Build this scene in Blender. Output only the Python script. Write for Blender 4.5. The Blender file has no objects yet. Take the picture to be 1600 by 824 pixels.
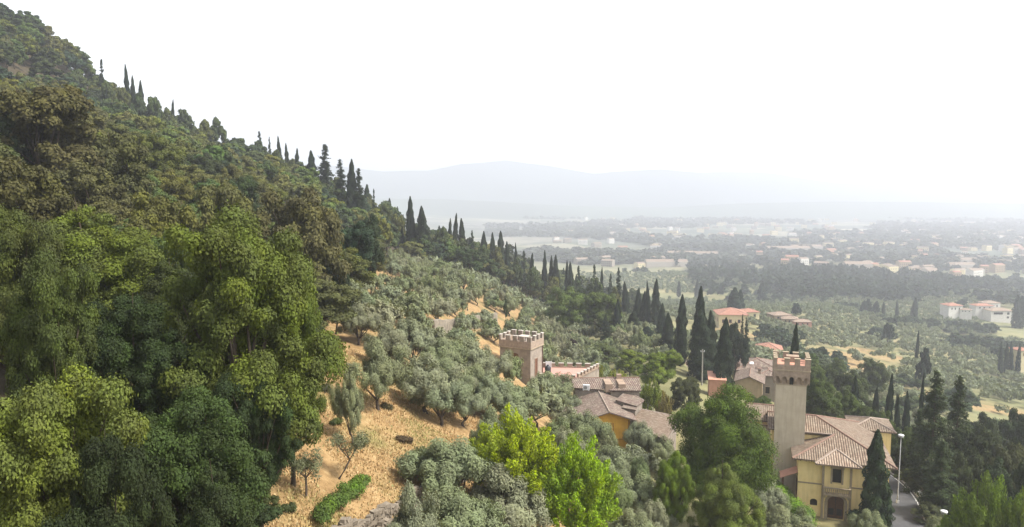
import bpy, bmesh, math, random
import numpy as np
from mathutils import Vector, Matrix

R = math.radians


def print(*a): pass
SC = bpy.context.scene
COL = SC.collection
rng = np.random.default_rng(7)
random.seed(7)

# ------------------------------------------------------------------ camera
F = 1142.0
PITCH = math.atan((412 - 300) / F)
cam_d = bpy.data.cameras.new('camera')
cam = bpy.data.objects.new('camera', cam_d)
COL.objects.link(cam)
cam_d.sensor_width = 36.0
cam_d.lens = 36.0 * F / 1600.0
cam_d.clip_start = 0.5
cam_d.clip_end = 60000
cam.location = (0, 0, 0)
cam.rotation_euler = (math.pi / 2 - PITCH, 0, 0)
SC.camera = cam

# ------------------------------------------------------------------ world, sun, exposure
SUN_EL, SUN_AZ = R(52), R(104)       # azimuth measured from +Y (view direction) towards +X
W = bpy.data.worlds.new('World')
SC.world = W
W.use_nodes = True
wn, wl = W.node_tree.nodes, W.node_tree.links
wn.clear()
sky = wn.new('ShaderNodeTexSky'); sky.sky_type = 'NISHITA'
sky.sun_disc = False; sky.sun_elevation = SUN_EL; sky.sun_rotation = SUN_AZ
sky.air_density = 1.0; sky.dust_density = 2.0; sky.ozone_density = 1.0; sky.altitude = 100
hs = wn.new('ShaderNodeHueSaturation'); hs.inputs['Saturation'].default_value = 0.22
bgn = wn.new('ShaderNodeBackground'); bgn.inputs['Strength'].default_value = 0.15
wo = wn.new('ShaderNodeOutputWorld')
wl.new(sky.outputs[0], hs.inputs['Color']); wl.new(hs.outputs[0], bgn.inputs['Color']); wl.new(bgn.outputs[0], wo.inputs['Surface'])

sd = bpy.data.lights.new('sun', 'SUN')
sd.energy = 3.2; sd.angle = R(9); sd.color = (1.0, 0.95, 0.87)
so = bpy.data.objects.new('sun', sd)
COL.objects.link(so)
sdir = Vector((math.sin(SUN_AZ) * math.cos(SUN_EL), math.cos(SUN_AZ) * math.cos(SUN_EL), math.sin(SUN_EL)))
so.rotation_euler = sdir.to_track_quat('Z', 'Y').to_euler()

SC.view_settings.view_transform = 'Standard'
SC.view_settings.look = 'None'
SC.view_settings.gamma = 1
SC.view_settings.use_curve_mapping = False
SC.view_settings.exposure = 1.5
HAZE = 0.00039
ALB = .70
SC.render.engine = 'CYCLES'
SC.cycles.volume_bounces = 1

# ------------------------------------------------------------------ pixel <-> world (1600 x 824 photograph)
SP, CP = math.sin(PITCH), math.cos(PITCH)
def P(px, py, D):
    u, v = (px - 800) / F, (412 - py) / F
    dx, dy, dz = u, CP + v * SP, -SP + v * CP
    return Vector((dx / dy * D, D, dz / dy * D))
def topx(x, y, z):
    dy = y * CP - z * SP; dz = y * SP + z * CP
    return 800 + F * x / dy, 412 - F * dz / dy

# ------------------------------------------------------------------ terrain height
FX = np.array([-1500, -700, -400, -245, -190, -165, -142, -123, -89, -52, -36, -24, -16, -8, 0, 6, 12, 22, 37, 52, 75, 100, 160, 300, 600, 1500], float)
FZ = np.array([230, 190, 140, 92, 66, 46.5, 28.5, 20, 10, -3, -10.5, -13.2, -14.8, -19, -23.5, -27.5, -31.5, -35, -38.6, -43.5, -51, -58, -69, -90, -110, -116], float)
VY = np.array([-500, 0, 150, 250, 300, 345, 450, 570, 700, 850, 1200, 2000, 60000], float)
VZ = np.array([-60, -60, -60, -60, -62, -64, -76, -91, -97, -100, -113, -118, -118], float)
def sm(a, b, t):
    t = np.clip((t - a) / (b - a), 0, 1); return t * t * (3 - 2 * t)
RX = np.array([-2000, -300, -120, -60, 0, 46, 80, 130, 200, 2000], float)
RY = np.array([520, 300, 262, 250, 372, 332, 250, 150, 100, 100], float)
def wob(x, y, s, seed=0.0):
    x = x / s; y = y / s
    return (np.sin(x * 1.0 + 1.7 * np.sin(y * .83 + seed)) + np.sin(y * 1.13 + 1.9 * np.sin(x * .71 + 2.1 + seed)) + .6 * np.sin(2.3 * x + 1.3 * y + seed * 2)) / 2.6
WALL_A = [(-3.2, 57.0), (-5.2, 49.0), (-6.6, 43.5), (-8.2, 38.5), (-10.2, 34.0), (-12.5, 29.5)]
def wall_off(x, y):
    wx = np.interp(y, [p[1] for p in WALL_A][::-1], [p[0] for p in WALL_A][::-1])
    side = wx - x          # >0 uphill
    fade = sm(24, 31, y) * (1 - sm(56, 62, y))
    return (sm(-.25, .25, side) - .5) * .9 * fade * np.exp(-(side / 9.0) ** 2)
PADS = [(41.5, 91.0, 9, 15, -38.7), (9.5, 111.5, 6, 11, -30.0), (14, 97, 6, 11, -33.2), (54.5, 172, 8, 14, -46.5)]
def H(x, y):
    x = np.asarray(x, float); y = np.asarray(y, float)
    f = np.interp(x, FX, FZ)
    for o in (-3, 3):        # soften kinks of the profile
        f = f + np.interp(x + o, FX, FZ)
    f = f / 3
    kx = sm(-56, -26, x) * (1 - sm(18, 34, x))
    f = f - .022 * np.clip(y - 110, 0, 250) * (1 - kx) - kx * (.066 * np.clip(y - 60, 0, 125) + .0 * y)
    f = f - .062 * np.clip(y - 190, 0, 160) * sm(-70, -35, x) * (1 - sm(60, 95, x))
    v = np.interp(y, VY, VZ)
    v = v + np.clip(-x - 60, 0, 900) * .04
    rid = np.interp(x, RX, RY)
    w = sm(0, 1, (y - rid) / (90 + .35 * rid))
    h = f * (1 - w) + np.minimum(v, f) * w
    far = sm(150, 420, y) * (1 - sm(2500, 5000, y))
    h = h + wob(x, y, 62, 1) * 3.2 * far + wob(x, y, 23, 4) * .9 * sm(100, 300, y) * (1 - sm(1500, 3000, y))
    h = h + wob(x, y, 9, 2) * .3 + wob(x, y, 3.1, 3) * .09
    h = h + wall_off(x, y)
    for (cx, cy, r0, r1, z) in PADS:
        d = np.hypot(x - cx, y - cy)
        k = 1 - sm(r0, r1, d)
        h = h * (1 - k) + z * k
    # road cutting
    d, zr = road_dist(x, y)
    k = 1 - sm(2.8, 5.0, d)
    h = h * (1 - k) + (zr - .06) * k
    return h
ROAD = [(40.4, 66, -38.2), (42.2, 72, -38.2), (44.6, 78, -38.25), (46.6, 83, -38.4), (48.6, 88, -38.6), (50.0, 93, -38.9), (50.7, 99, -39.3), (50.4, 107, -39.9), (49.0, 117, -40.6), (47.0, 128, -41.4)]
def catmull(pts, n=8):
    pts = [np.array(p, float) for p in pts]
    ext = [2 * pts[0] - pts[1]] + pts + [2 * pts[-1] - pts[-2]]
    out = []
    for i in range(1, len(ext) - 2):
        p0, p1, p2, p3 = ext[i - 1:i + 3]
        for k in range(n):
            t = k / n
            out.append(.5 * ((2 * p1) + (-p0 + p2) * t + (2 * p0 - 5 * p1 + 4 * p2 - p3) * t * t + (-p0 + 3 * p1 - 3 * p2 + p3) * t ** 3))
    out.append(pts[-1])
    return out
ROADC = catmull(ROAD)
def road_dist(x, y):
    best = np.full(np.shape(x), 1e9); z = np.zeros(np.shape(x))
    sel = ROADC[::3]
    for p in sel:
        d = np.hypot(x - p[0], y - p[1])
        m = d < best
        best = np.where(m, d, best); z = np.where(m, p[2], z)
    return best, z
def Hs(x, y): return float(H(np.array([x]), np.array([y]))[0])

# ------------------------------------------------------------------ helpers
def tag(o, label=None, cat=None, group=None, kind=None):
    if label: o['label'] = label
    if cat: o['category'] = cat
    if group: o['group'] = group
    if kind: o['kind'] = kind
    return o
def emp(name, label, cat, loc, rz=0.0, group=None, scale=None):
    o = bpy.data.objects.new(name, None); COL.objects.link(o)
    o.location = loc; o.rotation_euler = (0, 0, rz)
    if scale is not None: o.scale = scale
    o.empty_display_size = .5
    return tag(o, label, cat, group)
class MB:
    def __init__(s): s.v = []; s.f = []; s.uv = []
    def poly(s, pts, uv=None):
        i = len(s.v); s.v += [tuple(p) for p in pts]; s.f.append(tuple(range(i, i + len(pts))))
        s.uv.append(uv or [(0, 0)] * len(pts)); return s
    def box(s, x0, x1, y0, y1, z0, z1):
        a = [(x0, y0, z0), (x1, y0, z0), (x1, y1, z0), (x0, y1, z0), (x0, y0, z1), (x1, y0, z1), (x1, y1, z1), (x0, y1, z1)]
        for q in ((0, 3, 2, 1), (4, 5, 6, 7), (0, 1, 5, 4), (1, 2, 6, 5), (2, 3, 7, 6), (3, 0, 4, 7)):
            s.poly([a[k] for k in q])
        return s
    def tube(s, pts, rads, n=6, cap=True):
        pts = [Vector(p) for p in pts]
        base = len(s.v); m = len(pts)
        for i, p in enumerate(pts):
            t = (pts[min(i + 1, m - 1)] - pts[max(i - 1, 0)]).normalized()
            a = t.orthogonal().normalized() if abs(t.z) < .9 else Vector((1, 0, 0)).cross(t).normalized()
            if abs(t.z) < .9: a = Vector((0, 0, 1)).cross(t).normalized()
            b = t.cross(a)
            for k in range(n):
                an = 2 * math.pi * k / n
                s.v.append(tuple(p + (a * math.cos(an) + b * math.sin(an)) * rads[i]))
        for i in range(m - 1):
            for k in range(n):
                k2 = (k + 1) % n
                s.f.append((base + i * n + k, base + i * n + k2, base + (i + 1) * n + k2, base + (i + 1) * n + k)); s.uv.append([(0, 0)] * 4)
        if cap:
            s.f.append(tuple(base + (m - 1) * n + k for k in range(n))); s.uv.append([(0, 0)] * n)
            s.f.append(tuple(base + n - 1 - k for k in range(n))); s.uv.append([(0, 0)] * n)
        return s
    def mesh(s, name, mat=None):
        me = bpy.data.meshes.new(name)
        me.from_pydata(s.v, [], s.f)
        ul = me.uv_layers.new(name='UVMap')
        flat = [c for u in s.uv for p in u for c in p]
        ul.data.foreach_set('uv', flat)
        if mat: me.materials.append(mat)
        me.update()
        return me
    def build(s, name, mat, parent=None, smooth=False):
        me = s.mesh(name, mat)
        if smooth:
            me.polygons.foreach_set('use_smooth', [True] * len(me.polygons))
        o = bpy.data.objects.new(name, me); COL.objects.link(o)
        if parent is not None: o.parent = parent
        return o
def tiles(mb, pts, th=.16, o3=None):
    """one plane of a roof: pts counter-clockwise seen from above; UV in metres, u along the eave, v up the slope"""
    pts = [Vector(p) for p in pts]
    n = Vector((0, 0, 0))
    for i in range(len(pts)):
        a, b = pts[i], pts[(i + 1) % len(pts)]
        n += Vector(((a.y - b.y) * (a.z + b.z), (a.z - b.z) * (a.x + b.x), (a.x - b.x) * (a.y + b.y)))
    n.normalize()
    if n.z < 0: pts = pts[::-1]; n = -n
    up = Vector((0, 0, 1)) - n * n.z
    up = up.normalized() if up.length > 1e-4 else Vector((0, 1, 0))
    ua = up.cross(n)
    uv = [(p.dot(ua), p.dot(up)) for p in pts]
    mb.poly(pts, uv)
    low = [p - Vector((0, 0, th)) for p in pts]
    mb.poly(low[::-1], uv[::-1])
    for i in range(len(pts)):
        j = (i + 1) % len(pts)
        mb.poly([low[i], low[j], pts[j], pts[i]])
# ------------------------------------------------------------------ materials
def newmat(name):
    m = bpy.data.materials.new(name); m.use_nodes = True
    nt = m.node_tree; nt.nodes.clear()
    out = nt.nodes.new('ShaderNodeOutputMaterial')
    bs = nt.nodes.new('ShaderNodeBsdfPrincipled')
    bs.inputs['Roughness'].default_value = .85
    bs.inputs['Specular IOR Level'].default_value = .25
    nt.links.new(bs.outputs[0], out.inputs['Surface'])
    return m, nt, bs, out
def nd(nt, t, **k):
    n = nt.nodes.new(t)
    for a, b in k.items():
        if a in n.inputs: n.inputs[a].default_value = b
        else: setattr(n, a, b)
    return n
def ramp(nt, src, stops):
    r = nt.nodes.new('ShaderNodeValToRGB')
    e = r.color_ramp.elements
    while len(e) < len(stops): e.new(.5)
    for i, (p, c) in enumerate(stops):
        e[i].position = p; e[i].color = (c[0], c[1], c[2], 1)
    nt.links.new(src, r.inputs[0]); return r.outputs[0]
def mix(nt, a, b, f, mode='MIX'):
    m = nt.nodes.new('ShaderNodeMix'); m.data_type = 'RGBA'; m.blend_type = mode
    for k, s in ((0, f), (6, a), (7, b)):
        if hasattr(s, 'links') or hasattr(s, 'is_linked'): nt.links.new(s, m.inputs[k])
        elif k == 0: m.inputs[0].default_value = s
        else: m.inputs[k].default_value = (s[0], s[1], s[2], 1)
    return m.outputs[2]
def mathn(nt, op, a, b=None, clamp=False):
    m = nt.nodes.new('ShaderNodeMath'); m.operation = op; m.use_clamp = clamp
    for k, s in ((0, a), (1, b)):
        if s is None: continue
        if hasattr(s, 'is_linked'): nt.links.new(s, m.inputs[k])
        else: m.inputs[k].default_value = s
    return m.outputs[0]
def noise(nt, scale, detail=4, vec=None, rough=.6):
    n = nd(nt, 'ShaderNodeTexNoise'); n.inputs['Scale'].default_value = scale; n.inputs['Detail'].default_value = detail; n.inputs['Roughness'].default_value = rough
    if vec is not None: nt.links.new(vec, n.inputs['Vector'])
    return n.outputs[0]
def bump(nt, bs, h, strength=.5, dist=.05):
    b = nt.nodes.new('ShaderNodeBump'); b.inputs['Strength'].default_value = strength; b.inputs['Distance'].default_value = dist
    nt.links.new(h, b.inputs['Height']); nt.links.new(b.outputs[0], bs.inputs['Normal'])
def plain(name, c, c2=None, scale=1.5, rough=.85, streak=False, bmp=.25):
    m, nt, bs, out = newmat(name)
    tc = nd(nt, 'ShaderNodeTexCoord')
    c = tuple(x * ALB for x in c); c2 = tuple(x * ALB for x in c2) if c2 else None
    vec = tc.outputs['Object']
    n1 = noise(nt, scale, 6, vec)
    if c2 is None: c2 = tuple(x * .72 for x in c)
    col = ramp(nt, n1, [(.32, c2), (.66, c)])
    if streak:
        mp = nd(nt, 'ShaderNodeMapping'); mp.inputs['Scale'].default_value = (2.2, 2.2, .22)
        nt.links.new(vec, mp.inputs[0])
        n2 = noise(nt, 1.3, 5, mp.outputs[0])
        f = ramp(nt, n2, [(.45, (0, 0, 0)), (.75, (1, 1, 1))])
        col = mix(nt, col, tuple(x * .62 for x in c), mathn(nt, 'MULTIPLY', f, .55))
    nt.links.new(col, bs.inputs['Base Color'])
    bs.inputs['Roughness'].default_value = rough
    bump(nt, bs, noise(nt, 14, 4, vec), bmp, .03)
    return m
def tilemat(name, a, b, c, su=.27, sv=.42, moss=.25):
    a, b, c = [tuple(x * ALB for x in q) for q in (a, b, c)]
    m, nt, bs, out = newmat(name)
    uv = nd(nt, 'ShaderNodeUVMap')
    sep = nd(nt, 'ShaderNodeSeparateXYZ'); nt.links.new(uv.outputs[0], sep.inputs[0])
    iu = mathn(nt, 'FLOOR', mathn(nt, 'DIVIDE', sep.outputs[0], su))
    fv = mathn(nt, 'DIVIDE', sep.outputs[1], sv)
    iv = mathn(nt, 'FLOOR', fv)
    cb = nd(nt, 'ShaderNodeCombineXYZ'); nt.links.new(iu, cb.inputs[0]); nt.links.new(iv, cb.inputs[1])
    wn_ = nd(nt, 'ShaderNodeTexWhiteNoise'); nt.links.new(cb.outputs[0], wn_.inputs['Vector'])
    col = ramp(nt, wn_.outputs['Value'], [(0, a), (.5, b), (1, c)])
    tc = nd(nt, 'ShaderNodeTexCoord')
    n1 = noise(nt, .55, 6, tc.outputs['Object'])
    f = ramp(nt, n1, [(.42, (0, 0, 0)), (.7, (1, 1, 1))])
    col = mix(nt, col, (.16, .15, .11), mathn(nt, 'MULTIPLY', f, moss))
    n3 = noise(nt, 3.0, 6, tc.outputs['Object'])
    f3 = ramp(nt, n3, [(.5, (0, 0, 0)), (.72, (1, 1, 1))])
    col = mix(nt, col, (.42, .36, .27), mathn(nt, 'MULTIPLY', f3, moss * 1.2))
    # channels between the rows of pantiles
    su_ = mathn(nt, 'ABSOLUTE', mathn(nt, 'SINE', mathn(nt, 'MULTIPLY', sep.outputs[0], math.pi / su)))
    gap = mathn(nt, 'SUBTRACT', 1.0, mathn(nt, 'MULTIPLY', su_, 1.8, True), True)
    col = mix(nt, col, tuple(x * .42 for x in a), mathn(nt, 'MULTIPLY', gap, .5))
    nt.links.new(col, bs.inputs['Base Color'])
    fr = mathn(nt, 'FRACT', fv)
    hgt = mathn(nt, 'ADD', su_, mathn(nt, 'MULTIPLY', mathn(nt, 'SUBTRACT', 1.0, fr), .35))
    bump(nt, bs, hgt, .9, .12)
    return m
def stonemat(name, a, b, mortar, s=3.2):
    a, b, mortar = [tuple(x * ALB for x in q) for q in (a, b, mortar)]
    m, nt, bs, out = newmat(name)
    tc = nd(nt, 'ShaderNodeTexCoord')
    # box-like mapping: rows run with height on every side of the building
    sep = nd(nt, 'ShaderNodeSeparateXYZ'); nt.links.new(tc.outputs['Object'], sep.inputs[0])
    cb = nd(nt, 'ShaderNodeCombineXYZ')
    nt.links.new(mathn(nt, 'ADD', sep.outputs[0], sep.outputs[1]), cb.inputs[0]); nt.links.new(sep.outputs[2], cb.inputs[1])
    br = nd(nt, 'ShaderNodeTexBrick')
    nt.links.new(cb.outputs[0], br.inputs['Vector'])
    br.inputs['Scale'].default_value = s
    br.inputs['Color1'].default_value = (*a, 1); br.inputs['Color2'].default_value = (*b, 1); br.inputs['Mortar'].default_value = (*mortar, 1)
    br.inputs['Mortar Size'].default_value = .03; br.inputs['Bias'].default_value = 0
    n1 = noise(nt, 1.1, 7, tc.outputs['Object'])
    col = mix(nt, br.outputs['Color'], ramp(nt, n1, [(.3, tuple(x * .55 for x in a)), (.7, tuple(min(1, x * 1.35) for x in b))]), .5)
    nt.links.new(col, bs.inputs['Base Color'])
    bump(nt, bs, noise(nt, 6, 5, tc.outputs['Object']), .6, .06)
    return m

M = {}
M['ochre'] = plain('yellow_plaster', (1.06, .84, .41), (.95, .73, .33), 1.1, streak=True)
M['deep_ochre'] = plain('deep_yellow_plaster', (.80, .47, .07), (.66, .37, .05), 1.3, streak=True)
M['tower'] = plain('tower_plaster', (.63, .54, .41), (.52, .44, .32), .7, streak=True)
M['tower_top'] = plain('tower_brick', (.44, .34, .26), (.30, .23, .17), 2.5, streak=True)
M['stone'] = stonemat('grey_brown_stone', (.27, .225, .18), (.36, .30, .24), (.30, .26, .21), 3.0)
M['brick'] = stonemat('warm_brick', (.33, .23, .165), (.38, .28, .20), (.32, .26, .20), 4.5)
M['drystone'] = stonemat('dry_stone', (.20, .17, .13), (.34, .29, .22), (.07, .06, .045), 3.4)
M['cap'] = plain('pale_coping', (.56, .51, .45), (.42, .37, .31), 3)
M['pink_floor'] = plain('terrace_floor', (.56, .31, .25), (.47, .26, .21), .8)
M['beige'] = plain('beige_plaster', (.46, .35, .22), (.37, .28, .17), .9, streak=True)
M['grey_wall'] = plain('grey_plaster', (.36, .31, .26), (.27, .23, .18), .9, streak=True)
M['salmon'] = plain('salmon_plaster', (.62, .33, .23), (.5, .25, .17), 1.2)
M['cream'] = plain('cream_plaster', (.75, .66, .40), (.66, .56, .32), 1)
M['white'] = plain('white_plaster', (.80, .78, .72), (.66, .62, .55), .8)
M['trim'] = plain('stone_trim', (.44, .36, .25), (.34, .27, .18), 3)
M['tile'] = tilemat('weathered_pantiles', (.19, .13, .09), (.245, .172, .12), (.30, .225, .165), moss=.32)
M['tile_old'] = tilemat('old_grey_pantiles', (.17, .115, .09), (.225, .155, .125), (.28, .205, .165), moss=.5)
M['tile_pale'] = tilemat('pale_pantiles', (.28, .19, .135), (.37, .27, .20), (.46, .36, .27), moss=.3)
M['tile_red'] = tilemat('red_pantiles', (.40, .17, .11), (.47, .22, .15), (.52, .28, .19), moss=.12)
M['ridge'] = plain('ridge_cap', (.30, .19, .14), (.20, .12, .09), 4)
M['ridge_pale'] = plain('pale_ridge_cap', (.42, .34, .28), (.30, .23, .18), 4)
M['wood'] = plain('brown_wood', (.17, .085, .04), (.10, .05, .025), 4)
M['shutter'] = plain('red_brown_shutter', (.19, .085, .045), (.13, .055, .03), 4)
M['dark'] = plain('dark_opening', (.018, .016, .014), (.010, .009, .008), 2, .4)
M['metal'] = plain('grey_metal', (.35, .35, .34), (.26, .26, .25), 3, .45)
M['rust'] = plain('rusty_metal', (.20, .11, .07), (.12, .06, .04), 5, .6)
M['whitep'] = plain('white_paint', (.80, .80, .79), (.70, .70, .69), 3, .4)
M['tank'] = plain('dark_plastic', (.035, .04, .045), (.025, .028, .03), 2, .4)
M['concrete'] = plain('concrete', (.42, .39, .34), (.30, .28, .24), 2)
M['asphalt'] = plain('asphalt', (.105, .105, .11), (.07, .07, .073), 1.3, .9)
M['line'] = plain('road_paint', (.78, .77, .74), (.55, .54, .5), 3)
M['bark'] = plain('bark', (.10, .075, .05), (.05, .038, .026), 5, .95, bmp=.7)
M['bark_olive'] = plain('olive_bark', (.13, .10, .075), (.06, .045, .033), 5, .95, bmp=.7)
M['corrug'] = plain('grey_sheet_roof', (.40, .38, .35), (.28, .26, .24), 1.5, .6)

def leafmat():
    m, nt, bs, out = newmat('foliage')
    oi = nd(nt, 'ShaderNodeObjectInfo')
    at = nd(nt, 'ShaderNodeAttribute'); at.attribute_name = 'rnd'
    tc = nd(nt, 'ShaderNodeTexCoord')
    geo = nd(nt, 'ShaderNodeNewGeometry')
    n1 = noise(nt, .85, 3, tc.outputs['Object'])
    n0 = noise(nt, .035, 3, geo.outputs['Position'])
    hv = nd(nt, 'ShaderNodeHueSaturation')
    nt.links.new(oi.outputs['Color'], hv.inputs['Color'])
    # hue: each tree and each clump leans a little to yellow or to blue-green
    h = mathn(nt, 'ADD', mathn(nt, 'MULTIPLY', mathn(nt, 'SUBTRACT', oi.outputs['Random'], .5), .035), mathn(nt, 'MULTIPLY', mathn(nt, 'SUBTRACT', n1, .5), .05))
    nt.links.new(mathn(nt, 'ADD', h, .495), hv.inputs['Hue'])
    v = mathn(nt, 'ADD', mathn(nt, 'MULTIPLY', at.outputs['Fac'], .42), mathn(nt, 'MULTIPLY', n1, .50))
    v = mathn(nt, 'ADD', v, mathn(nt, 'MULTIPLY', n0, .30))
    v = mathn(nt, 'ADD', v, .02)
    nt.links.new(v, hv.inputs['Value'])
    s = mathn(nt, 'ADD', .86, mathn(nt, 'MULTIPLY', at.outputs['Fac'], .25))
    nt.links.new(s, hv.inputs['Saturation'])
    nt.links.new(hv.outputs[0], bs.inputs['Base Color'])
    bs.inputs['Roughness'].default_value = .75
    bs.inputs['Specular IOR Level'].default_value = .12
    tr = nd(nt, 'ShaderNodeBsdfTranslucent')
    y = mix(nt, hv.outputs[0], (1.0, 1.0, .35), 1.0, 'MULTIPLY')
    nt.links.new(y, tr.inputs['Color'])
    ms = nd(nt, 'ShaderNodeMixShader'); ms.inputs[0].default_value = .22
    nt.links.new(bs.outputs[0], ms.inputs[1]); nt.links.new(tr.outputs[0], ms.inputs[2])
    nt.links.new(ms.outputs[0], out.inputs['Surface'])
    return m
M['leaf'] = leafmat()

# ------------------------------------------------------------------ the ground, one sheet to beyond the horizon
def axis(lo, hi, d0, g, c):
    """spacing d0 near c growing by g"""
    out = [c]; d = d0
    while out[-1] < hi: out.append(out[-1] + d); d = d * g if out[-1] > c + 110 else d
    neg = [c]; d = d0
    while neg[-1] > lo: neg.append(neg[-1] - d); d = d * g if neg[-1] < c - 70 else d
    return np.array(sorted(set(neg[1:] + out)))
def grid_mesh(name, xs, ys, zf, mat):
    X, Y = np.meshgrid(xs, ys)
    Z = zf(X.ravel(), Y.ravel())
    nx, ny = len(xs), len(ys)
    co = np.stack([X.ravel(), Y.ravel(), Z], 1).astype(np.float32)
    i = np.arange((nx - 1) * (ny - 1)); r, c = i // (nx - 1), i % (nx - 1)
    a = r * nx + c
    q = np.stack([a, a + 1, a + nx + 1, a + nx], 1)
    me = bpy.data.meshes.new(name)
    me.vertices.add(len(co)); me.vertices.foreach_set('co', co.ravel())
    me.loops.add(q.size); me.loops.foreach_set('vertex_index', q.ravel().astype(np.int32))
    me.polygons.add(len(q)); me.polygons.foreach_set('loop_start', (np.arange(len(q)) * 4).astype(np.int32))
    me.polygons.foreach_set('use_smooth', np.ones(len(q), bool))
    me.materials.append(mat); me.update(calc_edges=True)
    return me, co
# forest / grove zones in plan (world metres)
FBY = np.array([-50, 10, 30, 45, 62, 100, 150, 195, 215, 232, 260, 300, 340, 400], float)
FBX = np.array([-5, -9.5, -12.4, -15.2, -18.8, -24.0, -31, -36, -30, -14, 4, 24, 50, 80], float)
def in_forest(x, y): return x < np.interp(y, FBY, FBX)

gm, nt, bs, out = newmat('ground')
geo = nd(nt, 'ShaderNodeNewGeometry')
pos = geo.outputs['Position']
za = nd(nt, 'ShaderNodeAttribute'); za.attribute_name = 'zone'
sepz = nd(nt, 'ShaderNodeSeparateColor'); nt.links.new(za.outputs['Color'], sepz.inputs[0])
dry = ramp(nt, noise(nt, .9, 8, pos, .7), [(.28, (.17, .105, .045)), (.44, (.29, .18, .075)), (.58, (.385, .255, .115)), (.74, (.48, .36, .19))])
grn = ramp(nt, noise(nt, .35, 6, pos), [(.3, (.10, .11, .035)), (.7, (.23, .21, .075))])
patch = ramp(nt, noise(nt, .11, 5, pos), [(.50, (0, 0, 0)), (.66, (1, 1, 1))])
near = mix(nt, dry, grn, mathn(nt, 'MULTIPLY', patch, .75))
litter = ramp(nt, noise(nt, .8, 5, pos), [(.3, (.035, .03, .016)), (.7, (.10, .075, .04))])
c = mix(nt, near, litter, sepz.outputs[0])
# valley meadows and groves
vmp = nd(nt, 'ShaderNodeMapping'); vmp.inputs['Scale'].default_value = (1, 1, 0); nt.links.new(pos, vmp.inputs[0])
mead = ramp(nt, noise(nt, .012, 7, vmp.outputs[0]), [(.36, (.12, .14, .055)), (.48, (.19, .20, .08)), (.58, (.27, .24, .10)), (.66, (.46, .36, .19)), (.8, (.58, .46, .28))])
mead = mix(nt, mead, ramp(nt, noise(nt, .11, 6, vmp.outputs[0]), [(.3, (.10, .12, .05)), (.7, (.40, .34, .18))]), .45)
c = mix(nt, c, mead, sepz.outputs[1])
# the plain: fields and built-up ground
vo = nd(nt, 'ShaderNodeTexVoronoi'); vo.inputs['Scale'].default_value = .0075; vo.inputs['Randomness'].default_value = .9
vm2 = nd(nt, 'ShaderNodeMapping'); vm2.inputs['Scale'].default_value = (.8, 1.0, 0); vm2.inputs['Rotation'].default_value = (0, 0, .5); nt.links.new(pos, vm2.inputs[0])
nt.links.new(vm2.outputs[0], vo.inputs['Vector'])
sv = nd(nt, 'ShaderNodeSeparateColor'); nt.links.new(vo.outputs['Color'], sv.inputs[0])
fld = ramp(nt, sv.outputs[0], [(0, (.035, .055, .035)), (.35, (.06, .085, .045)), (.6, (.10, .12, .065)), (.8, (.18, .18, .11)), (1, (.36, .32, .23))])
urb = ramp(nt, noise(nt, .02, 4, vmp.outputs[0]), [(.4, (.05, .065, .045)), (.55, (.14, .14, .12)), (.7, (.42, .38, .34))])
uf = ramp(nt, noise(nt, .0007, 4, vmp.outputs[0]), [(.47, (0, 0, 0)), (.56, (1, 1, 1))])
fld = mix(nt, fld, urb, mathn(nt, 'MULTIPLY', uf, .8))
c = mix(nt, c, fld, sepz.outputs[2])
c = mix(nt, c, (ALB, ALB, ALB), 1.0, 'MULTIPLY')
nt.links.new(c, bs.inputs['Base Color'])
bs.inputs['Roughness'].default_value = .95
bump(nt, bs, noise(nt, 3.5, 6, pos, .7), .8, .12)

xs = axis(-24000, 24000, .9, 1.045, 0)
ys = axis(-400, 30000, .9, 1.04, 25)
gme, gco = grid_mesh('ground', xs, ys, H, gm)
zo = np.zeros((len(gco), 4), np.float32); zo[:, 3] = 1
gx, gy = gco[:, 0], gco[:, 1]
zo[:, 0] = sm(-2, 4, np.interp(gy, FBY, FBX) - gx + wob(gx, gy, 4, 5) * 1.5)
clr = lambda cx, cy, rx, ry: 1 - sm(.6, 1.15, np.hypot((gx - cx) / rx, (gy - cy) / ry) + .25 * wob(gx, gy, 9, 3))
zo[:, 1] = np.maximum(sm(110, 200, gy + gx * .9 - 60) * (gx > 20), sm(330, 420, gy))
zo[:, 1] = np.maximum(zo[:, 1], .9 * sm(7, 15, gx))
for q_ in ((128, 292, 30, 26), (170, 330, 20, 22), (150, 235, 22, 12), (100, 330, 18, 20), (205, 300, 18, 16)): zo[:, 1] *= 1 - .85 * clr(*q_)
zo[:, 2] = sm(850, 1300, gy)
ca = gme.color_attributes.new('zone', 'FLOAT_COLOR', 'POINT'); ca.data.foreach_set('color', zo.ravel())
go = bpy.data.objects.new('ground', gme); COL.objects.link(go)
tag(go, 'dry grassy hillside falling to a wide hazy valley plain', kind='structure')

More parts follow.
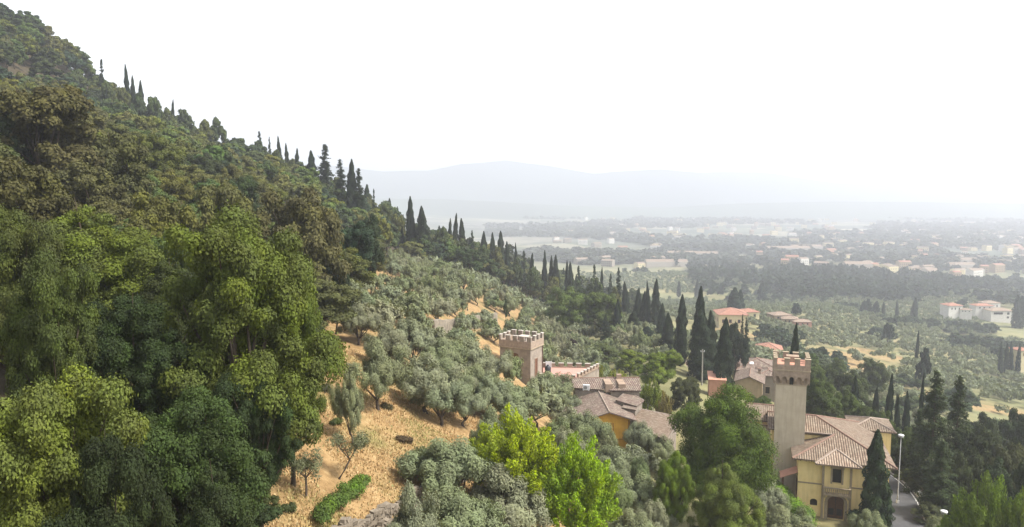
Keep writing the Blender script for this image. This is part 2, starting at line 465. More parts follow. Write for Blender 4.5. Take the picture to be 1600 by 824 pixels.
# far hills across the plain
def ridge(name, label, y0, prof, depth, colr, seed):
    m, nt, bs, out = newmat(name + '_ground')
    g = nd(nt, 'ShaderNodeNewGeometry')
    nt.links.new(ramp(nt, noise(nt, .0016, 6, g.outputs['Position']), [(.35, tuple(x * .6 for x in colr)), (.65, colr)]), bs.inputs['Base Color'])
    pxs = [p[0] for p in prof]; hz = [P(p[0], p[1], y0).z + 118 for p in prof]
    xw = [P(p[0], 300, y0).x for p in prof]
    def zf(x, y):
        t = (y - y0) / depth
        hh = np.interp(x, xw, hz) * (1 + .05 * wob(x, y, 420, seed) + .02 * wob(x, y, 130, seed))
        fall = np.where(t < 0, np.clip(1 + t, 0, 1) ** 1.3, np.clip(1 - t, 0, 1))
        spur = 1 + .22 * wob(x, y, 700, seed + 3) * np.clip(-t * 2, 0, 1)
        return -119 + hh * fall * spur
    xr = np.linspace(min(xw), max(xw), 260); yr = np.linspace(y0 - depth, y0 + depth, 60)
    me, co = grid_mesh(name, xr, yr, zf, m)
    o = bpy.data.objects.new(name, me); COL.objects.link(o)
    tag(o, label, kind='structure')
ridge('mountains', 'faint pale blue mountain range behind the haze', 5000,
      [(-900, 240), (-200, 262), (300, 262), (520, 258), (600, 268), (670, 266), (720, 256), (790, 249), (850, 255), (930, 270), (1030, 263), (1100, 268), (1190, 270), (1290, 284), (1420, 292), (1600, 298), (2000, 290), (2600, 280)], 1000, (.04, .06, .045), 1)
ridge('hills', 'low hazy hills rising at the far edge of the plain', 3700,
      [(-900, 300), (300, 306), (700, 310), (900, 322), (1050, 324), (1150, 318), (1300, 314), (1450, 316), (1600, 318), (2000, 312), (2600, 306)], 600, (.05, .075, .045), 5)
# ------------------------------------------------------------------ foliage built from many small leaf faces
def quads_mesh(name, c, n, t, w, l, rnd, extra=None):
    """c centres, n normals, t long axis, w/l half sizes -> mesh of diamond-ish leaves"""
    t = t - n * np.sum(t * n, 1, keepdims=True)
    t /= np.linalg.norm(t, axis=1, keepdims=True) + 1e-9
    b = np.cross(n, t)
    w = w[:, None]; l = l[:, None]
    v = np.stack([c - t * l - b * w * .25, c - t * l * .1 + b * w, c + t * l + b * w * .15, c + t * l * .1 - b * w], 1).reshape(-1, 3)
    return raw_mesh(name, v, rnd)
def raw_mesh(name, v, rnd):
    nq = len(v) // 4
    me = bpy.data.meshes.new(name)
    me.vertices.add(len(v)); me.vertices.foreach_set('co', v.astype(np.float32).ravel())
    me.loops.add(len(v)); me.loops.foreach_set('vertex_index', np.arange(len(v), dtype=np.int32))
    me.polygons.add(nq); me.polygons.foreach_set('loop_start', (np.arange(nq) * 4).astype(np.int32))
    at = me.attributes.new('rnd', 'FLOAT', 'FACE'); at.data.foreach_set('value', rnd.astype(np.float32))
    me.materials.append(M['leaf']); me.update(calc_edges=True)
    return me
def unit(a): return a / (np.linalg.norm(a, axis=1, keepdims=True) + 1e-9)
def rdir(r, n): return unit(r.normal(size=(n, 3)))
BASES = {}      # crown name -> (verts, rnd), kept for the masses made of many crowns
def finish(name, c, n, t, w, l, rnd, keep=False):
    t = t - n * np.sum(t * n, 1, keepdims=True); t = unit(t); b = np.cross(n, t)
    W_, L_ = w[:, None], l[:, None]
    v = np.stack([c - t * L_ - b * W_ * .25, c - t * L_ * .1 + b * W_, c + t * L_ + b * W_ * .15, c + t * L_ * .1 - b * W_], 1).reshape(-1, 3)
    if keep: BASES[name] = (v, rnd)
    return raw_mesh(name, v, rnd)

def broad(name, seed, nleaf, leaf, h=10., rad=4.2, base=.22, nl=10, ns=9, keep=False, sub=(.28, .46), flat=1.0):
    """broad crown: big lobes carrying smaller clumps, leaves in the shell of each clump"""
    r = np.random.default_rng(seed)
    zc = h * (base + (1 - base) * .5); rz = h * (1 - base) * .5
    d = rdir(r, nl * 3); d = d[d[:, 2] > -.55][:nl]
    d[0] = (0.1, 0, 1)
    k = len(d)
    q = r.uniform(.36, .82, k)[:, None]
    L = d * q * np.array([rad, rad, rz]) + [0, 0, zc]
    LR = rad * r.uniform(.26, .50, k)
    cs, cr = [], []
    for i in range(k):
        dd = rdir(r, ns * 2); dd = dd[dd[:, 2] > -.6][:ns]
        s = L[i] + dd * LR[i] * r.uniform(.6, 1.0, len(dd))[:, None] * np.array([1, 1, .85 * flat])
        cs.append(s); cr.append(LR[i] * r.uniform(sub[0], sub[1], len(dd)) * 1.25)
    cs = np.concatenate(cs); cr = np.concatenate(cr)
    return clumps(name, r, cs, cr, nleaf, leaf, keep, np.array([1, 1, .72])), L, LR
def clumps(name, r, cs, cr, nleaf, leaf, keep, sq, aspect=.62, upb=.35, hollow=True):
    p = cr ** 2; p /= p.sum()
    idx = r.choice(len(cs), int(nleaf * 1.5), p=p)
    d = rdir(r, len(idx))
    flip = (d[:, 2] < -.2) & (r.random(len(idx)) < .6)
    d[flip, 2] *= -1
    rr = cr[idx] * (1 - .45 * r.random(len(idx)) ** 1.6) * (1 + .15 * r.normal(size=len(idx)))
    c = cs[idx] + d * rr[:, None] * sq
    if hollow:      # drop leaves deep inside other clumps
        ok = np.ones(len(c), bool)
        for j in range(len(cs)):
            e = (c - cs[j]) / sq
            ok &= ~((np.sum(e * e, 1) < (cr[j] * .55) ** 2) & (idx != j))
        c, d, idx = c[ok], d[ok], idx[ok]
    c, d, idx = c[:nleaf], d[:nleaf], idx[:nleaf]
    n = unit(d + r.normal(size=d.shape) * .42 + np.array([0, 0, upb]))
    t = unit(r.normal(size=d.shape) + np.array([0, 0, -.3]))
    s = leaf * r.uniform(.6, 1.35, len(c))
    cl = r.random(len(cs))[idx]
    rnd = .62 * cl + .38 * r.random(len(c))
    return finish(name, c, n, t, s * aspect, s, rnd, keep)

def olive(name, seed, nleaf, leaf, h=4.6, rad=2.4, keep=False):
    r = np.random.default_rng(seed)
    nl = 7
    a = np.linspace(0, 2 * math.pi, nl, endpoint=False) + r.uniform(-.35, .35, nl)
    q = rad * r.uniform(.35, .68, nl)
    L = np.stack([np.cos(a) * q, np.sin(a) * q, h * r.uniform(.50, .74, nl)], 1)
    L = np.vstack([L, [[.1, .1, h * .78]]])
    LR = rad * r.uniform(.36, .52, len(L))
    cs, cr = [], []
    for i in range(len(L)):
        dd = rdir(r, 22); dd = dd[dd[:, 2] > -.5][:11]
        cs.append(L[i] + dd * LR[i] * r.uniform(.45, 1.05, len(dd))[:, None]); cr.append(LR[i] * r.uniform(.26, .5, len(dd)))
    cs = np.concatenate(cs); cr = np.concatenate(cr)
    # wispy shoots: narrow leaves pointing up and out
    p = cr ** 2; p /= p.sum()
    idx = r.choice(len(cs), nleaf, p=p)
    d = rdir(r, nleaf)
    rr = cr[idx] * (r.random(nleaf) ** .45) * 1.15
    c = cs[idx] + d * rr[:, None] * np.array([.9, .9, 1.15])
    ctr = np.array([0, 0, h * .45])
    out_ = unit(c - ctr)
    t = unit(out_ * .8 + d * .5 + np.array([0, 0, .5]) + r.normal(size=d.shape) * .35)
    n = unit(d + out_ + r.normal(size=d.shape) * .5)
    s = leaf * r.uniform(.6, 1.4, nleaf)
    rnd = .4 * r.random(len(cs))[idx] + .6 * r.random(nleaf)
    return finish(name, c, n, t, s * .34, s, rnd, keep), L, LR

def cypress(name, seed, nleaf, leaf, h=12., rad=1.15, keep=False, top=1.0, rag=.13):
    r = np.random.default_rng(seed)
    u = r.random(nleaf) ** .85
    z = h * (.03 + .97 * u)
    ang = r.random(nleaf) * 2 * math.pi
    prof = np.minimum(1, (u / .10 + .35)) * (1 - u ** (2.2 * top)) ** .75
    bulge = 1 + rag * np.sin(ang * 3 + u * 9 + seed) + rag * np.sin(ang * 5 - u * 21 + seed * 2) + rag * .8 * np.sin(u * 40 + ang * 2)
    rr = rad * prof * bulge * (1 - .3 * r.random(nleaf) ** 2) + .05
    c = np.stack([np.cos(ang) * rr, np.sin(ang) * rr, z], 1)
    o = np.stack([np.cos(ang), np.sin(ang), np.full(nleaf, .35)], 1)
    n = unit(o + r.normal(size=c.shape) * .35)
    t = unit(np.stack([np.cos(ang) * .25, np.sin(ang) * .25, np.ones(nleaf)], 1) + r.normal(size=c.shape) * .25)
    s = leaf * r.uniform(.6, 1.4, nleaf)
    rnd = np.clip(.5 + .3 * (bulge - 1) / rag * .5 + r.normal(size=nleaf) * .2, 0, 1)  # random tone plus shade put into the colour: hollows darker, bulges lighter
    return finish(name, c, n, t, s * .42, s, rnd, keep)

def conifer(name, seed, nleaf, leaf, h=16., rad=3.6, layers=26, keep=False):
    """cedar or fir: tiers of drooping branches with flat sprays"""
    r = np.random.default_rng(seed)
    cs, dirs, cr = [], [], []
    br = []
    for i in range(layers):
        u = i / (layers - 1)
        z = h * (.12 + .84 * u)
        L = rad * (1 - u) ** .75 * r.uniform(.8, 1.1) + .25
        k = int(9 - 4 * u); zb = z
        for j in range(k):
            a = r.random() * 2 * math.pi; z = min(zb + r.uniform(-.75, .75) * h / 16, h * .98)
            Lj = L * r.uniform(.55, 1.15)
            tip = np.array([math.cos(a) * Lj, math.sin(a) * Lj, z - Lj * r.uniform(.05, .3) + .25])
            br.append(((0, 0, z), tuple(tip)))
            for q in np.linspace(.35, 1, 5):
                p_ = np.array([0, 0, z]) * (1 - q) + tip * q
                cs.append(p_ + r.normal(size=3) * .12); cr.append(.28 + .5 * Lj / rad * (1.15 - q * .6)); dirs.append((math.cos(a), math.sin(a), -.15))
    cs = np.array(cs); cr = np.array(cr); dirs = np.array(dirs)
    idx = r.choice(len(cs), nleaf, p=cr ** 2 / np.sum(cr ** 2))
    d = rdir(r, nleaf)
    c = cs[idx] + d * (cr[idx] * r.random(nleaf) ** .5)[:, None] * np.array([1.2, 1.2, .7])
    n = unit(d * .5 + np.array([0, 0, .9]) + r.normal(size=d.shape) * .4)
    t = unit(dirs[idx] + r.normal(size=d.shape) * .5)
    s = leaf * r.uniform(.6, 1.4, nleaf)
    rnd = .5 * r.random(len(cs))[idx] + .5 * r.random(nleaf)
    return finish(name, c, n, t, s * .38, s, rnd, keep), br

def plume(name, seed, nleaf, leaf, h=9., rad=3.0, nsp=90, keep=False, spread=1.1):
    """upright feathery sprays, as on a golden acacia or bamboo"""
    r = np.random.default_rng(seed)
    d = rdir(r, nsp * 3); d = d[d[:, 2] > -.35][:nsp]
    q = r.uniform(.35, .92, len(d))[:, None]
    b0 = d * q * np.array([rad, rad, h * .40]) + [0, 0, h * .50]
    ax = unit(d * spread + np.array([0, 0, 1.0]) + r.normal(size=d.shape) * .12)
    Ls = h * r.uniform(.06, .12, len(d))
    Rs = Ls * r.uniform(.38, .6, len(d))
    idx = r.choice(len(d), nleaf, p=Ls * Rs / np.sum(Ls * Rs))
    s_ = r.random(nleaf)
    off = rdir(r, nleaf)
    rr = Rs[idx] * (np.sin(math.pi * np.clip(s_ * .85 + .12, 0, 1)) ** .8) * r.random(nleaf) ** .4
    c = b0[idx] + ax[idx] * (s_ * Ls[idx] * 1.2 - Ls[idx] * .3)[:, None] + off * rr[:, None]
    n = unit(off + r.normal(size=off.shape) * .5)
    t = unit(ax[idx] + off * .6 + r.normal(size=off.shape) * .3)
    s = leaf * r.uniform(.6, 1.4, nleaf)
    rnd = .4 * r.random(len(d))[idx] + .6 * r.random(nleaf)
    return finish(name, c, n, t, s * .42, s, rnd, keep)

def trunk_mesh(name, seed, h, L, r0, fork=.35, mat=None, n=7, twist=.25):
    r = np.random.default_rng(seed)
    mb = MB()
    fz = h * fork
    pts = [(0, 0, -1.2), (0, 0, 0), (twist * r.normal() * .4, twist * r.normal() * .4, fz * .55), (twist * r.normal() * .5, twist * r.normal() * .5, fz)]
    mb.tube(pts, [r0 * 1.5, r0 * 1.15, r0 * .85, r0 * .75], n)
    f = np.array(pts[-1])
    for i, p in enumerate(L):
        p = np.array(p)
        m1 = f * .55 + p * .45 + r.normal(size=3) * twist; m1[2] = f[2] + (p[2] - f[2]) * .42
        st = f * (1 - .08) + np.array([0, 0, -.1 * fz])
        mb.tube([st, m1, p, p + (p - m1) * .45], [r0 * .55, r0 * .36, r0 * .2, r0 * .06], 5, False)
    me = mb.mesh(name, mat or M['bark'])
    me.polygons.foreach_set('use_smooth', [True] * len(me.polygons))
    return me

KIND = {}
def add_kind(k, crown, trunk, h, rad): KIND.setdefault(k, []).append((crown, trunk, h, rad))
for i in range(5):      # crowns close to the camera
    c_, L, LR = broad('near_crown', 100 + i, 165000, .06, 10, 4.2, .03, nl=22, ns=10, sub=(.20, .38))
    add_kind('near', c_, trunk_mesh('trunk', 5 + i, 10, L, .24), 10, 4.7)
c_, L, LR = broad('dense_crown', 777, 170000, .07, 10, 4.6, .03, nl=34, ns=12, sub=(.3, .46))
add_kind('dense', c_, trunk_mesh('trunk', 7, 10, L[:9], .26), 10, 4.6)
for i in range(5):
    c_, L, LR = broad('mid_crown', 200 + i, 34000, .125, 9, 4.0, .03, nl=13, ns=9, sub=(.24, .4))
    add_kind('mid', c_, trunk_mesh('trunk', 25 + i, 9, L, .2, n=5), 9, 4.5)
for i in range(4):
    c_, L, LR = broad('far_crown', 300 + i, 5200, .36, 9, 4.2, .06, nl=9, ns=7, keep=True)
    add_kind('far', c_, trunk_mesh('trunk', 35 + i, 9, L[:4], .2, n=4), 9, 4.6)
for i in range(5):
    c_, L, LR = olive('near_olive_crown', 400 + i, 34000, .085)
    add_kind('olive_near', c_, trunk_mesh('trunk', 45 + i, 4.6, L, .15, .22, M['bark_olive'], twist=.3), 4.6, 2.6)
for i in range(4):
    c_, L, LR = olive('olive_crown', 440 + i, 5200, .20, keep=False)
    add_kind('olive_mid', c_, trunk_mesh('trunk', 55 + i, 4.6, L[:5], .14, .22, M['bark_olive'], n=4, twist=.25), 4.6, 2.6)
for i in range(3):
    c_, L, LR = olive('olive_crown', 460 + i, 260, .85, keep=True)
    add_kind('olive_far', c_, trunk_mesh('trunk', 65 + i, 4.6, L[:2], .14, .22, M['bark_olive'], n=3), 4.6, 2.6)
for i in range(4):
    add_kind('cypress', cypress('cypress_crown', 500 + i, 13000, .17, rag=.2), trunk_mesh('trunk', 75 + i, 12, [(0, 0, 9)], .16, .3, n=5, twist=.02), 12, 1.2)
for i in range(3):
    add_kind('cypress_wide', cypress('cypress_crown', 520 + i, 14000, .19, 12, 2.1, False, .8, .16), trunk_mesh('trunk', 85 + i, 12, [(0, 0, 8)], .2, .3, n=5, twist=.02), 12, 2.2)
for i in range(3):
    add_kind('cypress_far', cypress('cypress_crown', 540 + i, 1500, .42, 12, 1.3, True), trunk_mesh('trunk', 95 + i, 12, [(0, 0, 6)], .16, .3, n=4, twist=.02), 12, 1.35)
for i in range(3):
    c_, br = conifer('conifer_crown', 600 + i, 26000, .17)
    mb = MB(); mb.tube([(0, 0, -1.2), (0, 0, 0), (0, 0, 15.6)], [.34, .28, .04], 7)
    for a, b in br: mb.tube([a, b], [.05, .012], 3, False)
    add_kind('conifer', c_, mb.mesh('trunk', M['bark']), 16, 3.7)
for i in range(2):
    c_, br = conifer('conifer_crown', 620 + i, 7000, .34, 16, 3.2, 22)
    mb = MB(); mb.tube([(0, 0, -1.2), (0, 0, 0), (0, 0, 15.6)], [.34, .28, .04], 5)
    add_kind('conifer_far', c_, mb.mesh('trunk', M['bark']), 16, 3.3)
for i in range(3):
    c_ = plume('plume_crown', 700 + i, 60000, .085, nsp=300)
    rr_ = np.random.default_rng(i); LL = rdir(rr_, 6); LL[:, 2] = abs(LL[:, 2]) * .6 + .5; LL = LL * [1.8, 1.8, 6.5]
    add_kind('plume', c_, trunk_mesh('trunk', 105 + i, 9, LL, .16, .2), 9, 3.1)
for i in range(2):
    c_ = plume('plume_crown', 720 + i, 16000, .14, nsp=110, spread=.5)
    add_kind('plume_mid', c_, trunk_mesh('trunk', 115 + i, 9, LL, .14, .2, n=5), 9, 3.1)

PLACED = []
def plant(kind, x, y, h, width, name, label, cat, color, group=None, z=None, rz=None, var=None, sink=.15):
    vs = KIND[kind]; cr, tr, h0, r0 = vs[(var if var is not None else random.randrange(len(vs))) % len(vs)]
    if z is None: z = Hs(x, y)
    s = width / (2 * r0)
    lean = .035 if 'cypress' in kind else .02
    root = emp(name, label, cat, (x, y, z - sink), random.random() * 6.28 if rz is None else rz, group, (s, s, (h + sink) / h0))
    root.rotation_euler[0] = random.gauss(0, lean); root.rotation_euler[1] = random.gauss(0, lean)
    oc = bpy.data.objects.new('crown', cr); COL.objects.link(oc); oc.parent = root; oc.color = (*color, 1)
    ot = bpy.data.objects.new('trunk', tr); COL.objects.link(ot); ot.parent = root
    PLACED.append((x, y, width / 2))
    return root
def plantpx(kind, px, top, D, wpx, name, label, cat, color, group=None, hmin=2.5, hmax=26, **k):
    p = P(px, top, D); z = Hs(p.x, D)
    h = p.z - z
    if h < hmin or h > hmax: print('HEIGHT', label, round(h, 1), px, top, D)
    h = min(max(h, hmin), hmax)
    return plant(kind, p.x, D, h, wpx * D / F * .985, name, label, cat, color, group, z=z, **k)

def solve(px, top, D, tgt):
    best = (1e9, D)
    for d in np.arange(D * .75, D * 1.6, .5):
        p = P(px, top, d); e_ = abs(p.z - Hs(p.x, d) - tgt)
        if e_ < best[0]: best = (e_, d)
    return best[1]
# colours (linear albedo)
OAK = (.145, .160, .032); OAKB = (.150, .155, .048); HOLM = (.060, .085, .028); FRESH = (.13, .19, .03); DARK = (.045, .075, .022)
GOLD = (.31, .45, .020); OLV = (.275, .30, .18); OLVG = (.245, .28, .145); CYP = (.032, .048, .026); CON = (.040, .062, .030); BLUE = (.055, .085, .045)

# ---- hand-placed trees close to the camera
T = plantpx
T('near', 62, 548, 22, 330, 'oak_tree', 'yellow-tinged leafy oak at the bottom left corner', 'oak tree', (.175, .205, .035), var=0, rz=.5)
T('near', 372, 328, 36, 305, 'oak_tree', 'tallest bright green oak at the edge of the dry grass terrace', 'oak tree', (.115, .165, .03), var=1, rz=2.0, hmax=17)
T('near', 300, 590, 27, 290, 'oak_tree', 'low dark green oak in front of the tallest one', 'oak tree', (.060, .095, .026), var=2, rz=1.1)
T('near', 140, 316, 44, 290, 'oak_tree', 'bright green topped oak on the left of the tallest one', 'oak tree', (.125, .17, .03), var=3, rz=0)
T('near', 448, 400, 40, 140, 'oak_tree', 'round green oak leaning out over the top of the dry path', 'oak tree', (.13, .175, .025), var=4, rz=4, hmax=15)
T('near', 8, 300, 36, 200, 'oak_tree', 'dark green oak cut by the left edge of the picture', 'oak tree', (.085, .110, .028), var=2, rz=3.3, hmax=17)
T('near', 190, 470, 33, 230, 'oak_tree', 'shaded dark oak between the yellowish one and the tallest', 'oak tree', (.050, .072, .022), var=4, rz=.3)
T('near', 402, 560, 33, 160, 'oak_tree', 'dark skirted oak at the foot of the tallest one beside dry grass', 'oak tree', (.052, .080, .026), var=0, rz=5.0)
T('near', 60, 395, 29, 190, 'oak_tree', 'half-shaded green oak above the yellowish corner oak', 'oak tree', (.085, .115, .028), var=1, rz=4.4, hmax=16)
T('near', 262, 400, 43, 200, 'oak_tree', 'gap-filling dark oak just left of the tallest crown', 'oak tree', (.060, .085, .026), var=3, rz=2.4, hmax=16)
T('near', 335, 720, 25, 200, 'oak_tree', 'low dark bushy oak at the bottom edge beside the dry slope', 'oak tree', (.045, .072, .024), var=3, rz=1.4)
T('near', 160, 690, 20, 230, 'oak_tree', 'dark low oak at the bottom, right of the yellowish one', 'oak tree', (.040, .055, .020), var=4, rz=2.9)
# second rank
T('mid', 470, 285, 78, 150, 'oak_tree', 'big brownish crowned oak right of the bright oaks', 'oak tree', (.125, .112, .045), var=0, rz=1, hmax=20)
T('mid', 355, 262, 76, 150, 'oak_tree', 'olive-brown oak behind the tallest bright oak', 'oak tree', (.125, .120, .040), var=1, rz=2, hmax=20)
T('mid', 240, 300, 62, 150, 'oak_tree', 'olive-green oak with a yellow top, above the bright oaks', 'oak tree', (.130, .135, .034), var=2, rz=.3, hmax=18)
T('mid', 545, 345, 100, 95, 'holm_oak_tree', 'blue-green holm oak between brown oak and olive grove', 'holm oak', BLUE, var=3, rz=.3, hmax=18)
T('mid', 578, 335, 112, 60, 'holm_oak_tree', 'slim dark holm oak touching the upper edge of the olive grove', 'holm oak', (.042, .062, .03), var=4, rz=2.3, hmax=18)
T('mid', 522, 400, 80, 70, 'holm_oak_tree', 'low dark holm oak in front of the blue-green one', 'holm oak', (.042, .062, .03), var=1, rz=2.3, hmax=18)
T('mid', 60, 130, 80, 210, 'oak_tree', 'large olive-brown oak high on the left edge of the wood', 'oak tree', (.115, .112, .036), var=2, rz=4, hmax=20)
T('mid', 180, 205, 84, 150, 'oak_tree', 'olive-brown oak below the group of hilltop cypresses', 'oak tree', (.110, .115, .042), var=4, rz=3, hmax=18)
T('mid', 40, 235, 58, 190, 'oak_tree', 'dark olive oak at the left edge under the large brown one', 'oak tree', (.095, .095, .030), var=0, rz=3, hmax=18)

# ---- cypresses and conifers picked out one by one
cyp = [  # px, top, D, width px, kind, label
 (199, 101, 262, 8, 'cypress', 'tallest cypress of the group on the hilltop skyline'),
 (207, 118, 262, 8, 'cypress', 'middle cypress of the hilltop group'),
 (218, 125, 262, 9, 'cypress', 'right-hand cypress of the hilltop group'),
 (154, 92, 262, 14, 'conifer_far', 'small ragged pine on the upper hilltop skyline'),
 (265, 155, 268, 6, 'cypress', 'tiny lone cypress on the skyline below the hilltop group'),
 (406, 205, 268, 14, 'conifer_far', 'ragged pine on the skyline left of the three thin cypresses'),
 (420, 214, 268, 9, 'conifer_far', 'little pine tight beside the ragged one on the skyline'),
 (438, 213, 265, 7, 'cypress', 'first of three thin cypresses on the skyline'),
 (449, 224, 262, 7, 'cypress', 'second of three thin cypresses on the skyline'),
 (461, 232, 258, 8, 'cypress', 'third and lowest of three thin cypresses on the skyline'),
 (487, 236, 238, 15, 'cypress', 'tall cypress just left of the tufted pine'),
 (505, 226, 246, 34, 'conifer_far', 'tall tufted pine on the skyline between cypresses'),
 (532, 250, 220, 32, 'conifer', 'wide dark conifer left of the tallest skyline cypress'),
 (547, 250, 214, 15, 'cypress', 'tallest narrow cypress among the dark skyline conifers'),
 (560, 263, 214, 30, 'conifer', 'wide dark conifer right of the tallest skyline cypress'),
 (583, 296, 226, 10, 'conifer_far', 'small pine top right of the dark skyline conifers'),
 (641, 308, 222, 14, 'cypress', 'dark cypress standing at the top of the olive grove'),
 (663, 323, 220, 24, 'cypress_wide', 'broad cypress beside the one at the top of the olive grove'),
 (700, 342, 244, 8, 'cypress', 'small cypress left of a pair above the grove'),
 (706, 334, 244, 9, 'cypress', 'left cypress of a pair above the grove'),
 (724, 342, 250, 12, 'cypress', 'right cypress of a pair above the grove'),
 (737, 360, 262, 14, 'conifer_far', 'low pine right of the cypress pair above the grove'),
 (757, 362, 272, 11, 'cypress', 'first cypress of the row of four on the ridge'),
 (769, 364, 272, 10, 'cypress', 'second cypress of the row of four on the ridge'),
 (782, 362, 268, 13, 'cypress', 'third and broadest cypress of the row of four on the ridge'),
 (793, 378, 268, 10, 'cypress', 'fourth and lowest cypress of the row of four on the ridge'),
 (808, 380, 275, 6, 'cypress', 'thin little cypress just past the row of four'),
 (818, 392, 275, 16, 'conifer_far', 'round topped pine past the row of four cypresses'),
 (829, 396, 280, 9, 'cypress', 'small cypress beside the round topped pine'),
 (851, 392, 280, 8, 'cypress', 'pointed cypress leading the middle ridge clump'),
 (860, 400, 280, 9, 'cypress', 'second cypress of the middle ridge clump'),
 (869, 399, 278, 12, 'cypress', 'broad cypress of the middle ridge clump'),
 (888, 408, 285, 8, 'cypress', 'thin cypress right of the middle ridge clump'),
 (893, 410, 285, 13, 'cypress_wide', 'fuller cypress right of the middle ridge clump'),
 (906, 416, 285, 14, 'conifer_far', 'low rounded pine on the lower ridge'),
 (931, 414, 285, 14, 'conifer_far', 'rounded pine on the lower ridge beside a thin cypress'),
 (939, 418, 285, 6, 'cypress', 'thin cypress beside the rounded pine on the lower ridge'),
 (952, 428, 280, 14, 'conifer_far', 'bushy pine left of the tall tiered pine'),
 (965, 418, 262, 16, 'conifer_far', 'tall tiered pine on the lower ridge'),
 (980, 440, 262, 13, 'cypress_wide', 'bushy cypress right of the tall tiered pine'),
 (995, 450, 245, 14, 'cypress_wide', 'dark bushy cypress at the left of the ridge-end stand'),
 (1008, 455, 240, 17, 'cypress_wide', 'broad dark cypress low in the ridge-end stand'),
 (1016, 440, 238, 7, 'cypress', 'thin cypress touching the tallest of the ridge-end stand'),
 (1024, 436, 236, 13, 'cypress', 'tallest cypress of the ridge-end stand'),
 (1033, 475, 215, 16, 'cypress_wide', 'short dark cypress right of the tallest of the ridge-end stand'),
 (990, 485, 205, 22, 'cypress_wide', 'broad dark cypress in front of the ridge-end stand'),
 (1012, 510, 190, 30, 'cypress_wide', 'lowest bushy dark cypress in front of the ridge-end stand'),
 (965, 468, 200, 13, 'cypress', 'narrow dark cypress beside the broad green trees'),
 (948, 492, 190, 22, 'conifer', 'stubby dark conifer left of the narrow dark cypress'),
 (1044, 490, 178, 22, 'cypress_wide', 'greenish cypress left of the lone slender one'),
 (1065, 461, 168, 17, 'cypress', 'lone slender cypress rising in front of the valley grove'),
 (1091, 449, 170, 19, 'cypress', 'highest cypress behind the broad green one by the villas'),
 (1100, 481, 155, 37, 'cypress_wide', 'broad green cypress in front of the highest one'),
 (1115, 487, 160, 18, 'cypress', 'dark cypress right of the broad green one'),
 (1131, 498, 142, 29, 'cypress_wide', 'big dark cypress beside the brown roofed house'),
 (1170, 497, 185, 17, 'conifer', 'ragged dark conifer in front of the yellow house'),
 (1160, 492, 190, 12, 'conifer', 'small ragged conifer left of the other one in front of the yellow house'),
 (1236, 506, 120, 16, 'cypress', 'lone blunt cypress directly behind the tall square tower'),
 (1289, 582, 150, 9, 'cypress', 'small pointed cypress right of the tall square tower'),
 (1337, 588, 130, 18, 'cypress_wide', 'full cypress among green trees behind the villa'),
 (1366, 606, 130, 15, 'cypress_wide', 'shorter cypress second behind the villa'),
 (1389, 584, 128, 12, 'cypress', 'tall thin cypress third behind the villa'),
 (1399, 616, 126, 8, 'cypress', 'small thin cypress beside the tall third one behind the villa'),
 (1407, 617, 126, 10, 'cypress', 'small thin cypress fourth behind the villa'),
 (1420, 612, 128, 12, 'cypress', 'small cypress just left of the dark cedars'),
 (1438, 584, 128, 8, 'cypress', 'slim cypress rising behind the first dark cedar'),
 (1434, 516, 300, 5, 'cypress', 'tiny lone cypress in the open valley grove'),
]
def kindname(k): return ('conifer_tree', 'conifer') if 'conifer' in k else ('cypress_tree', 'cypress')
for px, top, D, w, k, lab in cyp:
    nm, ct = kindname(k)
    T(k, px, top, D, w * 1.12, nm, lab, ct, CON if 'conifer' in k else CYP, hmin=5, hmax=24)
T('cypress', 1372, 676, 78.5, 40, 'cypress_tree', 'large dark cypress standing against the yellow villa front', 'cypress', (.034, .055, .022), var=1)
T('cypress', 1386, 745, 80.5, 22, 'cypress_tree', 'shorter dark cypress tucked beside the large one at the villa', 'cypress', (.034, .055, .022), var=2)
T('mid', 1150, 503, 165, 46, 'holm_oak_tree', 'round dark holm oak between cypress and pink roofed house', 'holm oak', (.045, .06, .035), var=2)
for px, top, D, w, lab in [
    (1462, 582, 92, 90, 'tallest dark cedar beside the road bend'),
    (1498, 588, 98, 80, 'second dark cedar right of the tallest'),
    (1440, 640, 98, 70, 'lower dark cedar just right of the street lamp'),
    (1476, 690, 84, 80, 'shaggy dark cedar over the road edge')]:
    T('conifer', px, top, D, w, 'cedar_tree', lab, 'cedar', (.055, .080, .030), hmax=28)

# ---- villas' garden trees and the bright ones
D_ = solve(806, 622, 52, 10.0); T('plume', 806, 622, D_, 146, 'acacia_tree', 'yellow-green acacia with feathery upright sprays, the left of two', 'acacia', GOLD, var=0, rz=.4)
D_ = solve(905, 668, 46, 10.8); T('plume', 905, 668, D_, 146, 'acacia_tree', 'yellow-green acacia with feathery upright sprays, the right of two', 'acacia', (.30, .43, .020), var=1, rz=2.4)
D_ = solve(742, 688, 50, 4.5); T('plume', 742, 688, D_, 52, 'acacia_tree', 'small yellow-green acacia sapling left of the bright pair', 'acacia', (.32, .42, .04), var=2)
T('dense', 1130, 606, 75, 158, 'chestnut_tree', 'large dense dark green chestnut between the yellow house and the tower', 'chestnut', (.105, .155, .022), var=0, rz=1.2)
T('near', 1055, 698, 63, 78, 'lime_tree', 'light green round tree below the chestnut', 'lime tree', (.17, .25, .03), var=2)
T('near', 1132, 722, 60, 135, 'lime_tree', 'broad yellowish-green tree at the bottom under the chestnut', 'lime tree', (.16, .20, .045), var=3)
T('plume', 1548, 728, 60, 130, 'locust_tree', 'bright green locust with arching sprays at the lower right corner', 'locust tree', (.16, .24, .035), var=1)
T('plume', 1610, 745, 57, 110, 'locust_tree', 'bright green locust cut by the right edge at the bottom', 'locust tree', (.15, .22, .04), var=0)
T('mid', 1478, 800, 66, 40, 'locust_tree', 'small light green tree under the low street lamp head', 'locust tree', (.16, .24, .035), var=0)
